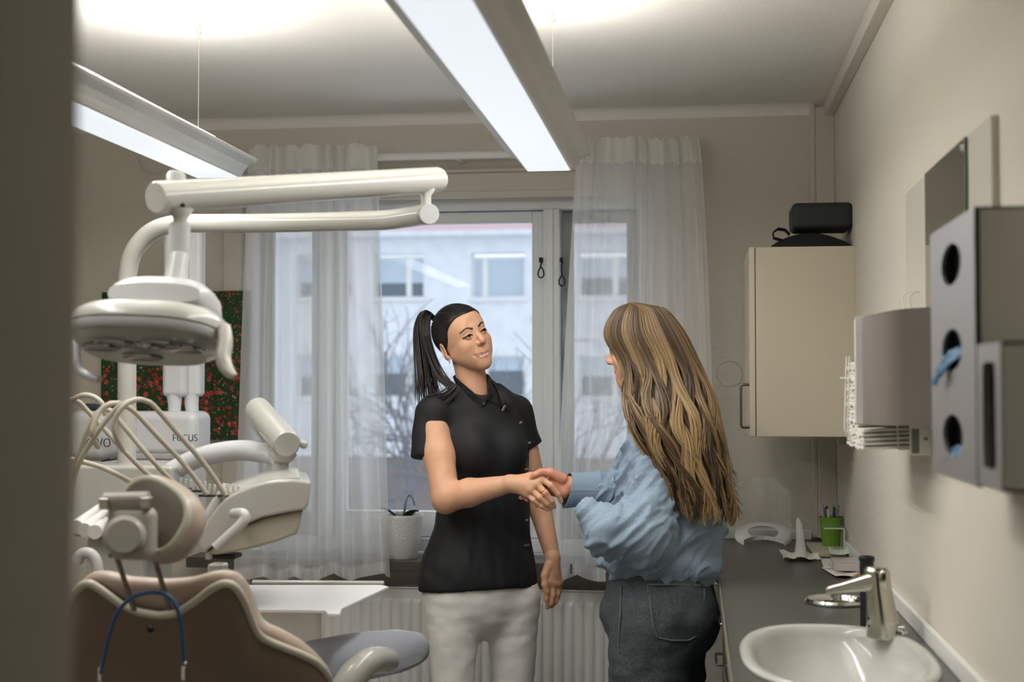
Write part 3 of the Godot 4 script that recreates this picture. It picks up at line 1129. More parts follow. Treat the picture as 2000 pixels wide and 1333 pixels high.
	for k in 3:
		holed(b, Vector3(gx, gy0 + cell * (1 + 2 * k) + 0.0, mid - 0.002), Vector3(0, 0, 1), Vector3(0, 1, 0), (gz1 - gz0) * 0.5, cell, 0.084, 0.033, 0.006)
	obj("front_plate", b, gp, gh)
	b = boxes([[Vector3(gx + 0.006, gy0, gz1 - 0.004), Vector3(RIGHT, gy1, gz1)], [Vector3(gx + 0.006, gy0, gz0), Vector3(RIGHT, gy1, gz0 + 0.004)], [Vector3(gx + 0.006, gy0, gz0), Vector3(RIGHT, gy0 + 0.004, gz1)], [Vector3(gx + 0.006, gy1 - 0.004, gz0), Vector3(RIGHT, gy1, gz1)]])
	obj("shell", b, gp, gh)
	obj("seam", boxes([[Vector3(gx + 0.0005, gy0, gz1 - 0.002), Vector3(gx + 0.0075, gy1, gz1 + 0.0015)]]), M.black_plastic, gh)
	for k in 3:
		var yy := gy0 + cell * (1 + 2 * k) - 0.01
		obj("dark_inside_box", boxes([[Vector3(gx + 0.03, yy - 0.055, mid - 0.12), Vector3(RIGHT - 0.005, yy + 0.055, mid + 0.12)]], 0.002), M.black_plastic, gh)  # solid black stands for the shade inside, behind each opening
	var gm := mat("glove_blue", rgb8(64, 120, 158), 0.5)
	for q in [[1, 0.0, 0.03, 1.0], [0, 0.0, 0.005, 0.4]]:
		var yy: float = gy0 + cell * (1 + 2 * q[0]) - 0.014
		var rr := []
		for j in 10:
			var row := []
			for i in 12:
				var s := float(i) / 11 - 0.5
				var tt := float(j) / 9
				row.append(Vector3(gx + 0.016 - 0.034 * tt * q[3] + 0.005 * sin(i * 1.3 + j * 0.9) * (1.0 - absf(s)) , yy + 0.016 - 0.052 * tt * tt * q[3] - 0.012 * absf(s) + 0.004 * sin(i * 1.9 + j * 0.8) - (0.02 if q[3] < 0.5 else 0.0), mid + s * 0.125 * (1.0 - 0.75 * tt) - 0.01 - 0.05 * tt * tt))
			rr.append(row)
		b = Mb.new()
		b.sheet(rr, 0.001)
		tag(obj("blue_glove", b, gm), "crumpled blue glove poking out of the middle opening" if q[0] == 1 else "blue glove lying inside the lowest dispenser opening", "glove")
	# slim dispenser beside it with one long slot
	var st := thing("slot_dispenser", "slim grey dispenser with one long upright slot", "dispenser", Vector3(RIGHT, 1.36, -1.9))
	var sx := 0.385
	b = Mb.new()
	holed(b, Vector3(sx, 1.4625, -1.898), Vector3(0, 0, 1), Vector3(0, 1, 0), 0.074, 0.096, 0.042, 0.071, 0.01, false)
	obj("front_plate", b, gp, st)
	b = boxes([[Vector3(sx + 0.002, 1.3665, -1.828), Vector3(RIGHT, 1.5585, -1.824)], [Vector3(sx + 0.002, 1.3665, -1.972), Vector3(RIGHT, 1.5585, -1.968)], [Vector3(sx + 0.002, 1.3665, -1.972), Vector3(RIGHT, 1.3705, -1.824)], [Vector3(sx + 0.002, 1.5545, -1.972), Vector3(RIGHT, 1.5585, -1.824)]])
	obj("shell", b, gp, st)
	obj("insert", boxes([[Vector3(sx + 0.02, 1.375, -1.966), Vector3(RIGHT - 0.002, 1.55, -1.83)]]), M.black_plastic, st)

	# wall cabinet
	var cb := thing("wall_cabinet", "white wall cabinet with a steel bow handle on its door", "cabinet", Vector3(0.36, 1.337, -4.86))
	obj("body", boxes([[Vector3(0.199, 1.338, -5.1), Vector3(RIGHT, 1.963, -4.62)]], 0.0015), M.laminate_white, cb)
	obj("gap_seal", boxes([[Vector3(0.1965, 1.342, -5.098), Vector3(0.199, 1.96, -4.6225)]]), M.black_plastic, cb)
	var door := obj("door", boxes([[Vector3(0.178, 1.338, -5.1), Vector3(0.1965, 1.963, -4.62)]], 0.0015), M.laminate_white, cb)
	var hy0 := px(1455, 835, 4.66).y
	var hy1 := px(1455, 752, 4.66).y
	b = Mb.new()
	b.tube(bez([Vector3(0.178, hy1, -4.655), Vector3(0.156, hy1, -4.655), Vector3(0.151, hy1 - 0.006, -4.655), Vector3(0.150, hy1 - 0.02, -4.655), Vector3(0.150, hy0 + 0.02, -4.655), Vector3(0.151, hy0 + 0.006, -4.655), Vector3(0.156, hy0, -4.655), Vector3(0.178, hy0, -4.655)], 40), 0.0048, 10)
	obj("handle", b, mat("dull_steel", rgb8(120, 118, 112), 0.35, 0.9), door)

	# padded black case with a strap on top of it
	var bag := thing("padded_case", "black padded case with a strap lying on the wall cabinet", "case", Vector3(0.38, 1.963, -4.75))
	var yb2 := 1.963
	rows = []
	for j in 9:
		var f := j / 8.0
		var z := lerpf(-4.94, -4.645, f)
		var bul := sqrt(maxf(0.0, 1.0 - pow(2.0 * f - 1.0, 4.0)))
		var ring := []
		var xa := px(1508, 470, 4.66).x
		var xb := RIGHT - 0.008
		for k in 15:
			var s := k / 14.0
			ring.append(Vector3(lerpf(xa, xb, s), yb2 + 0.003 + 0.054 * pow(sin(PI * clampf(s * 0.94 + 0.03, 0, 1)), 0.7) * bul, z))
		for k in range(14, -1, -1):
			ring.append(Vector3(lerpf(xa, xb, k / 14.0), yb2 + 0.001, z))
		ring.reverse()
		rows.append(ring)
	b = Mb.new()
	b.loft(rows)
	obj("base_pad", b, M.black_cloth, bag)
	b = Mb.new()
	var c0 := px(1547, 448, 4.68)
	var c1 := px(1666, 394, 4.68)
	b.box(Vector3((c0.x + c1.x) * 0.5, (c0.y + c1.y) * 0.5, -4.76), Vector3(c1.x - c0.x, c1.y - c0.y, 0.17), 0.018, 3)
	obj("upper_pad", b, mat("black_vinyl", rgb8(34, 37, 38), 0.6), bag)
	b = Mb.new()
	var s0 := px(1510, 452, 4.66)
	rows = []
	for q in [Vector3(0.055, -0.012, 0.0), Vector3(0.04, 0.004, 0.0), Vector3(0.018, 0.008, 0.0), Vector3(0.002, -0.004, 0.0), Vector3(0.004, -0.02, 0.0), Vector3(0.03, -0.028, 0.0)]:
		rows.append([s0 + q + Vector3(0, 0, -0.05), s0 + q + Vector3(0, 0.002, 0.0)])
	b.sheet(rows, 0.003)
	obj("strap", b, M.black_cloth, bag)

func counter() -> void:
	var y := 0.93
	var xf := 0.071
	# worktop with an oval cut-out, drawn as a strip round the basin
	var bc := Vector3(0.292, y, -3.0)
	var bx := 0.188
	var bz := 0.345
	var top := thing("worktop", "dark grey laminate worktop along the right wall", "worktop", Vector3(0.3, y, -3.2))
	var b := Mb.new()
	var zn := -0.96
	b.box(Vector3((xf + RIGHT) * 0.5, y - 0.015, (-BACK + bc.z - 0.40) * 0.5), Vector3(RIGHT - xf, 0.03, BACK + bc.z - 0.40), 0.002)
	b.box(Vector3((xf + RIGHT) * 0.5, y - 0.015, (bc.z + 0.40 + zn) * 0.5), Vector3(RIGHT - xf, 0.03, zn - bc.z - 0.40), 0.002)
	holed(b, Vector3((xf + RIGHT) * 0.5, y, bc.z), Vector3(0, 0, 1), Vector3(1, 0, 0), 0.40, (RIGHT - xf) * 0.5, bz, bx, 0.03, true, 2.5)
	b.box(Vector3(xf + 0.0005, y - 0.015, bc.z), Vector3(0.001, 0.03, 0.80))
	obj("board", b, M.countertop, top)
	b = boxes([[Vector3(xf - 0.006, y - 0.03, -BACK), Vector3(xf, y, zn)]], 0.002)
	obj("front_edge", b, mat("edge_beige", rgb8(120, 112, 98), 0.4), top)
	# upstand strips
	var up := thing("upstand", "white upstand strip along the back of the worktop", "upstand", Vector3(0.4, y, -4))
	obj("strip", boxes([[Vector3(RIGHT - 0.014, y + 0.0, -BACK), Vector3(RIGHT, y + 0.04, zn)]], 0.003), M.paint, up)
	obj("strip", boxes([[Vector3(xf, y + 0.0, -BACK), Vector3(0.43, y + 0.036, -BACK + 0.014)]], 0.003), M.paint, up)
	# base cabinets, each with drawers
	mat("base_dark", rgb8(56, 60, 68), 0.4)
	var z := -BACK + 0.02
	var lab := ["dark blue-grey base cabinet under the worktop at the window end", "dark blue-grey base cabinet under the middle of the worktop", "dark blue-grey base cabinet next to the wash basin cabinet", "dark blue-grey base cabinet under the wash basin", "dark blue-grey base cabinet nearest the door opening"]
	var k := 0
	while z < -1.3:
		var z2 := z + 0.80
		var u := thing("base_cabinet", lab[k], "cabinet", Vector3(0.3, 0, (z + z2) * 0.5), "base cabinets under the worktop")
		k += 1
		obj("body", boxes([[Vector3(xf + 0.045, 0.08, z + 0.002), Vector3(RIGHT - 0.001, 0.76 if k == 3 or k == 4 else y - 0.031, z2 - 0.002)]]), M.base_dark, u)
		obj("plinth", boxes([[Vector3(xf + 0.09, 0, z + 0.002), Vector3(RIGHT - 0.02, 0.08, z2 - 0.002)]]), M.black_plastic, u)
		for j in 3:
			var y0 := 0.085 + j * 0.272
			var dr := obj("drawer", boxes([[Vector3(xf + 0.026, y0, z + 0.004), Vector3(xf + 0.044, y0 + 0.266, z2 - 0.004)]], 0.002), M.base_dark, u)
			b = Mb.new()
			b.tube(bez([Vector3(xf + 0.026, y0 + 0.2, z + 0.3), Vector3(xf + 0.004, y0 + 0.2, z + 0.302), Vector3(xf - 0.004, y0 + 0.2, z + 0.32), Vector3(xf - 0.004, y0 + 0.2, z + 0.48), Vector3(xf + 0.004, y0 + 0.2, z + 0.498), Vector3(xf + 0.026, y0 + 0.2, z + 0.5)], 20), 0.005, 8)
			obj("handle", b, M.steel, dr)
		z = z2
	# basin
	var ba := thing("wash_basin", "white oval wash basin set into the dark worktop", "basin", Vector3(bc.x, y, bc.z))
	b = Mb.new()
	var rings := []
	for q in [[0.0, -0.002, 0.0], [0.012, 0.0, 0.0], [0.012, 0.006, 0.0], [0.006, 0.012, 0.0], [-0.006, 0.012, 0.0], [-0.016, 0.006, 0.0], [-0.022, -0.01, 0.0], [-0.034, -0.05, 0.1], [-0.06, -0.1, 0.2], [-0.105, -0.135, 0.3], [-0.155, -0.145, 0.4], [-0.182, -0.147, 0.5]]:
		var ring := []
		for i in 64:
			var a := TAU * i / 64
			var e := 2.0 / 2.5
			var c := signf(cos(a)) * pow(absf(cos(a)), e)
			var s := signf(sin(a)) * pow(absf(sin(a)), e)
			ring.append(bc + Vector3(c * (bx + q[0]), q[1], -s * maxf(0.004, bz + q[0] * (1.0 if q[0] > -0.05 else 1.85) )))
		rings.append(ring)
	b.loft(rings, false)
	obj("bowl", b, mat("ceramic", rgb8(198, 198, 192), 0.12), ba)
	b = Mb.new()
	b.lathe([Vector2(0, 0.006), Vector2(0.018, 0.006), Vector2(0.022, 0.0)], Transform3D(Basis(), bc + Vector3(0, -0.148, 0)), 20)
	flip(b)
	obj("drain", b, M.chrome, ba)
	# chrome mixer tap: oval pillar and a flat drooping spout
	var fp := pxy(1725, 1246, y + 0.002)
	var tp := thing("basin_tap", "chrome sensor tap with a slanting flat spout", "tap", fp)
	var tm := mat("tap_chrome", rgb8(196, 194, 184), 0.16, 1.0)
	var away := Vector3(0.25, 0, -0.968).normalized()
	var side := Vector3(-0.968, 0, -0.25).normalized()
	rings = []
	var H := 0.158
	for q in [[0.0, 0.036, 0.034, 0.0], [0.004, 0.038, 0.035, 0.0], [0.04, 0.036, 0.033, -0.001], [0.085, 0.031, 0.03, -0.003], [0.12, 0.029, 0.028, -0.005], [0.145, 0.029, 0.027, -0.006], [H - 0.006, 0.028, 0.026, -0.007], [H, 0.022, 0.02, -0.007]]:
		var ring := []
		for i in 28:
			var a := TAU * i / 28
			ring.append(fp + Vector3(0, q[0], 0) + side * (cos(a) * q[1] - q[3] * 2.0) + away * (sin(a) * q[2]))
		rings.append(ring)
	b = Mb.new()
	b.loft(rings)
	obj("pillar", b, tm, tp)
	rings = []
	for q in [[-0.01, 0.132, 0.026, 0.026], [0.0, 0.132, 0.026, 0.027], [0.03, 0.1245, 0.022, 0.027], [0.06, 0.117, 0.0175, 0.026], [0.09, 0.1095, 0.0135, 0.025], [0.118, 0.1025, 0.0105, 0.023], [0.126, 0.101, 0.007, 0.018]]:
		var ring := []
		for i in 24:
			var a := TAU * i / 24
			var c := signf(cos(a)) * pow(absf(cos(a)), 0.6)
			var s := signf(sin(a)) * pow(absf(sin(a)), 0.6)
			ring.append(fp + side * q[0] + Vector3(0, q[1] + s * q[2] * 1.0, 0) + away * (c * q[3]))
		rings.append(ring)
	b = Mb.new()
	b.loft(rings)
	flip_if_inside(b)
	obj("spout", b, tm, tp)
	b = Mb.new()
	b.tube([fp + side * 0.103 + Vector3(0, 0.093, 0), fp + side * 0.101 + Vector3(0, 0.078, 0)], [0.011, 0.010], 16)
	obj("aerator", b, M.steel, tp)
	b = Mb.new()
	for dy in [0.028, 0.045]: b.ball(fp + side * 0.029 - away * 0.022 + Vector3(0, dy, 0), Vector3.ONE * 0.003, 8)
	obj("sensor", b, M.black_plastic, tp)
	b = Mb.new()
	b.tube([fp - side * 0.03 + Vector3(0, 0.02, 0.0), fp - side * 0.048 + Vector3(0, 0.022, 0)], [0.012, 0.010], 12)
	b.box(fp - side * 0.044 + Vector3(0, 0.016, 0.012), Vector3(0.014, 0.01, 0.016), 0.003)
	obj("temperature_lever", b, M.chrome, tp)

func flip_if_inside(b: Mb) -> void:             # turn a closed mesh the right way out
	var cen := Vector3.ZERO
	for p in b.v: cen += p
	cen /= b.v.size()
	var s := 0.0
	for k in b.v.size(): s += b.n[k].dot((b.v[k] - cen).normalized())
	if s < 0.0: flip(b)

func counter_things() -> void:
	var y := 0.9305
	var b := Mb.new()
	# chrome ring of the waste chute
	var c := pxy(1635, 1178, y)
	var wr := thing("waste_ring", "round chrome waste opening let into the worktop", "waste opening", c)
	b.lathe([Vector2(0.072, 0.0005), Vector2(0.084, 0.001), Vector2(0.086, 0.006), Vector2(0.081, 0.012), Vector2(0.076, 0.010), Vector2(0.070, -0.001)], Transform3D(Basis(), c), 40)
	flip(b)
	obj("rim", b, M.chrome, wr)
	b = Mb.new()
	b.lathe([Vector2(0.0, 0.0012), Vector2(0.074, 0.003)], Transform3D(Basis(), c), 40)
	flip(b)
	obj("flap", b, M.chrome, wr)
	# black bottle behind the tap
	var bp := pxy(1694, 1228, y)
	b = Mb.new()
	b.lathe([Vector2(0, 0), Vector2(0.0165, 0), Vector2(0.0165, 0.158), Vector2(0.0185, 0.16), Vector2(0.0185, 0.168), Vector2(0.0165, 0.170), Vector2(0.014, 0.170), Vector2(0.013, 0.160), Vector2(0, 0.160)], Transform3D(Basis(), bp), 24)
	tag(obj("black_bottle", b, M.black_plastic), "slim black open-topped bottle behind the tap", "bottle")
	# face shield lying on its frame
	var fc := Vector3(0.243, y, -5.13)
	var fs := thing("face_shield", "clear face shield standing on its white frame", "face shield", fc)
	b = Mb.new()
	var outer := []
	var inner := []
	for k in 41:
		var a := lerpf(-0.78, PI + 0.78, k / 40.0)
		outer.append(fc + Vector3(cos(a) * 0.1, 0.03 + sin(a) * 0.03, -sin(a) * 0.09))
		inner.append(fc + Vector3(cos(a) * 0.056, 0.03 + sin(a) * 0.018, -sin(a) * 0.052 - 0.006))
	var rows := []
	var prof := [[outer, -0.008], [outer, 0.01], [inner, 0.01]]
	for q in prof:
		var row := []
		for p in q[0]: row.append(p + Vector3(0, q[1], 0))
		rows.append(row)
	rows.reverse()
	b.sheet(rows, 0.002)
	obj("frame", b, M.plastic_white, fs)
	b = Mb.new()
	rows = []
	for q in [0.0, 1.0]:
		var row := []
		for k in 13:
			var t := k / 12.0
			row.append(fc + Vector3(lerpf(-0.072, 0.072, t), 0.02 + 0.016 * sin(PI * t) * 0.6 - 0.014 * (1.0 - q), 0.06 - 0.055 * sin(PI * t)))
		rows.append(row)
	b.sheet(rows, 0.004)
	obj("brow_bar", b, M.plastic_white, fs)
	var film := mat("film", Color(0.93, 0.95, 0.93, 0.05), 0.05)
	film.transparency = BaseMaterial3D.TRANSPARENCY_ALPHA
	b = Mb.new()
	rows = []
	for j in 9:
		var t := j / 8.0
		var row := []
		var wdt := 1.0 if t < 0.6 else sqrt(maxf(0.04, 1.0 - pow((t - 0.6) / 0.42, 2.0)))
		for k in 25:
			var s := (k / 24.0 - 0.5) * wdt
			var a := PI * 0.5 - s * 3.5
			row.append(fc + Vector3(cos(a) * 0.1, 0.03 + sin(a) * 0.03 + t * 0.175, -sin(a) * 0.088))
		rows.append(row)
	b.sheet(rows, 0.0006)
	obj("visor", b, film, fs)
	# paper napkin with a white tip standing on it
	var nc := pxy(1560, 1092, y)
	b = Mb.new()
	rows = []
	var nz := fnoise(77, 9.0, 2)
	for j in 13:
		var row := []
		for i in 13:
			var p := Vector3((i / 12.0 - 0.5) * 0.118, 0, (j / 12.0 - 0.5) * 0.15)
			p = Basis(Vector3.UP, 0.12) * p
			var e := maxf(absf(i / 6.0 - 1.0), absf(j / 6.0 - 1.0))
			p.y = 0.004 + 0.016 * absf(nz.get_noise_2d(p.x, p.z)) + 0.016 * pow(e, 4.0) * (0.5 + 0.5 * sin(i * 0.9 + j * 0.4)) * (1.0 if j < 9 else 0.15)
			row.append(nc + p)
		rows.append(row)
	b.sheet(rows, 0.0008)
	tag(obj("napkin", b, M.paper), "crumpled white paper napkin on the worktop", "napkin")
	b = Mb.new()
	var np := nc + Vector3(0.006, 0.008, 0.0)
	var pts := []
	var rad := []
	for q in [[0.0, 0.026, 0.0], [0.008, 0.021, 0.0], [0.03, 0.0165, 0.0], [0.06, 0.0135, -0.001], [0.09, 0.0115, -0.003], [0.11, 0.010, -0.004], [0.12, 0.0075, -0.007], [0.127, 0.0035, -0.009], [0.129, 0.0008, -0.010]]:
		pts.append(np + Vector3(q[2], q[0], 0)); rad.append(q[1])
	b.tube(pts, rad, 20)
	tag(obj("suction_tip", b, M.plastic_white), "white tapered plastic tip standing upright on the napkin", "plastic tip")
	# green tumblers; the nearer holds pens
	var gm := mat("green_plastic", rgb8(112, 158, 48), 0.35)
	for q in [[1623.0, 1066.0, 0.102, "green plastic tumbler full of pens by the wall"], [1604.0, 1048.0, 0.104, "green plastic tumbler with dark contents behind the pen tumbler"]]:
		var p := pxy(q[0], q[1], y + 0.008)
		var h: float = q[2]
		var g := thing("green_tumbler", q[3], "tumbler", p, "green plastic tumblers")
		b = Mb.new()
		b.lathe([Vector2(0, 0.001), Vector2(0.029, 0.001), Vector2(0.030, 0.0), Vector2(0.0405, h - 0.012), Vector2(0.043, h - 0.011), Vector2(0.043, h - 0.006), Vector2(0.0415, h - 0.005), Vector2(0.042, h), Vector2(0.0395, h), Vector2(0.028, 0.004), Vector2(0, 0.004)], Transform3D(Basis(), p), 36)
		obj("cup", b, gm, g)
		var r := RandomNumberGenerator.new()
		r.seed = int(q[0])
		var cols := [rgb8(170, 172, 176), rgb8(60, 64, 70), rgb8(225, 224, 218), rgb8(110, 116, 122), rgb8(190, 192, 194), rgb8(46, 50, 54)]
		for k in (8 if q[0] > 1610 else 5):
			var a := TAU * k / 8.0 + 0.4
			var foot := p + Vector3(cos(a) * 0.014, 0.006, sin(a) * 0.014)
			var hd := p + Vector3(cos(a) * 0.034 * r.randf_range(0.7, 1.0), (0.139 if q[0] > 1610 else 0.112) + r.randf_range(-0.012, 0.006), sin(a) * 0.03)
			b = Mb.new()
			var rr := r.randf_range(0.0042, 0.0055)
			b.tube([foot, foot.lerp(hd, 0.06), hd, hd + (hd - foot).normalized() * 0.002], [0.002, rr, rr, rr * 0.7], 10)
			var cc: Color = cols[k % 6] if q[0] > 1610 else rgb8(28, 32, 34)
			var key := "pen_%d" % (k % 6 if q[0] > 1610 else 9)
			var word: String = ["silver", "dark grey", "white", "grey", "pale grey", "charcoal"][k % 6] if q[0] > 1610 else "black"
			tag(obj("pen", b, M[key] if M.has(key) else mat(key, cc, 0.35, 0.3)), word + " pen standing in the " + ("pen tumbler" if q[0] > 1610 else "rear green tumbler"), "pen", "pens in the green tumblers")
	# clear bent stand behind the tumblers
	var clear := mat("acrylic", Color(0.85, 0.9, 0.86, 0.12), 0.08)
	clear.transparency = BaseMaterial3D.TRANSPARENCY_ALPHA
	b = boxes([[Vector3(0.438, y + 0.084, -4.965), Vector3(0.505, y + 0.0875, -4.86)], [Vector3(0.5015, y, -4.965), Vector3(0.505, y + 0.0875, -4.86)]], 0.001)
	var ap := thing("acrylic_stand", "clear bent acrylic stand beside the pen tumbler", "stand", Vector3(0.47, y, -5.07))
	obj("sheet", b, clear, ap)
	obj("front_edge", boxes([[Vector3(0.436, y + 0.0835, -4.86), Vector3(0.505, y + 0.088, -4.858)], [Vector3(0.501, y, -4.86), Vector3(0.505, y + 0.088, -4.858)]], 0.0005), mat("acrylic_edge", rgb8(210, 216, 208), 0.2), ap)
	# white tray and papers
	b = boxes([[Vector3(0.395, y, -5.13), Vector3(0.503, y + 0.008, -4.76)]], 0.002)
	tag(obj("flat_tray", b, M.laminate_white), "flat cream tray under the green tumblers", "tray")
	for q in [[0.0, -4.55, 0.5, -0.05, "printed white paper sheet under the plastic box"], [0.012, -4.35, 0.42, 0.1, "curled white paper sheet hanging near the napkin"]]:
		b = Mb.new()
		rows = []
		for j in 9:
			var row := []
			for i in 7:
				var p := Vector3((i / 6.0 - 0.5) * 0.09, 0, (j / 8.0 - 0.5) * q[2] * 0.55)
				p = Basis(Vector3.UP, q[3]) * p
				p.y = 0.001 + q[0] * 0.15 + 0.004 * pow(j / 8.0, 3.0) + 0.002 * sin(i * 1.2)
				row.append(Vector3(0.447, y, q[1]) + p)
			rows.append(row)
		b.sheet(rows, 0.0004)
		var sh := thing("paper_sheet", q[4], "paper", Vector3(0.447, y, q[1]), "loose papers on the worktop")
		obj("sheet", b, M.paper, sh)
		b = Mb.new()
		for i in 7: b.box(Vector3(0.418 + i * 0.005, y + 0.0068 + q[0] * 0.15 , q[1] + 0.06), Vector3(0.0022, 0.0006, 0.02))
		obj("print", b, M.grey_print, sh)
	b = Mb.new()
	rows = []
	for j in 5:
		var row := []
		for i in 11:
			row.append(Vector3(0.44 + 0.0068 * i, y + 0.009 + 0.02 * sin(PI * j / 4.0) * (1.0 - 0.35 * sin(PI * i / 10.0)) + 0.006 * pow(absf(i - 5) / 5.0, 2.0), -4.80 + 0.014 * j))
		rows.append(row)
	b.sheet(rows, 0.001)
	tag(obj("wrapped_pouch", b, mat("pouch", rgb8(206, 222, 208), 0.4)), "pale green sealed pouch leaning against the tray", "pouch")
	var pb := thing("plastic_box", "clear plastic box with an orange lower part on the papers", "box", Vector3(0.455, y, -4.42))
	var cb2 := mat("clear_box", Color(0.94, 0.94, 0.94, 0.35), 0.3)
	cb2.transparency = BaseMaterial3D.TRANSPARENCY_ALPHA
	obj("lid", boxes([[Vector3(0.418, y + 0.032, -4.46), Vector3(0.500, y + 0.036, -4.34)]], 0.002), cb2, pb)
	obj("tray", boxes([[Vector3(0.418, y + 0.008, -4.46), Vector3(0.42, y + 0.032, -4.34)], [Vector3(0.498, y + 0.008, -4.46), Vector3(0.5, y + 0.032, -4.34)], [Vector3(0.42, y + 0.008, -4.342), Vector3(0.498, y + 0.032, -4.34)], [Vector3(0.42, y + 0.008, -4.46), Vector3(0.498, y + 0.011, -4.342)]]), cb2, pb)
	obj("contents", boxes([[Vector3(0.424, y + 0.011, -4.45), Vector3(0.494, y + 0.026, -4.348)]], 0.003), mat("salmon", rgb8(200, 142, 118), 0.5), pb)
	var om := mat("orange_tubes", rgb8(216, 150, 110), 0.4)
	for k in 4:
		b = Mb.new()
		var p := Vector3(0.462 + 0.012 * k, y + 0.012 + 0.004 * (k % 2), -4.19 - 0.01 * k)
		b.tube([p, p + Vector3(0.03, 0.006, -0.06)], 0.0045, 10)
		tag(obj("orange_tube", b, om), "short orange plastic tube lying beside the plastic box", "tube", "orange tubes on the worktop")


# ------------------------------------------------------------------ dental equipment
func pp(list: Array) -> Array:                 # [[u, v, z], ...] -> points
	var out := []
	for q in list: out.append(px(q[0], q[1], q[2]))
	return out

func text_mesh(s: String, size: float, at: Vector3, m: Material, parent: Node3D, turn := 0.0) -> void:
	var f := SystemFont.new()
	f.font_names = PackedStringArray(["Droid Sans"])
	var t := TextMesh.new()
	t.font = f
	t.text = s
	t.font_size = 32
	t.pixel_size = size / 32.0
	t.depth = 0.0006
	var b := Mb.new()
	b.add_mesh(t, Transform3D(Basis(Vector3.UP, turn), at))
	obj("lettering", b, m, parent)

func interp(tab: Array, x: float) -> float:     # [[x, y], ...] piecewise linear with eased corners
	if x <= tab[0][0]: return tab[0][1]
	for k in tab.size() - 1:
		if x <= tab[k + 1][0]:
			return lerpf(tab[k][1], tab[k + 1][1], (x - tab[k][0]) / (tab[k + 1][0] - tab[k][0]))
	return tab[-1][1]

func smooth_tab(tab: Array, x: float, w: float) -> float:
	var s := 0.0
	for k in 7: s += interp(tab, x + (k - 3) / 3.0 * w)
	return s / 7.0

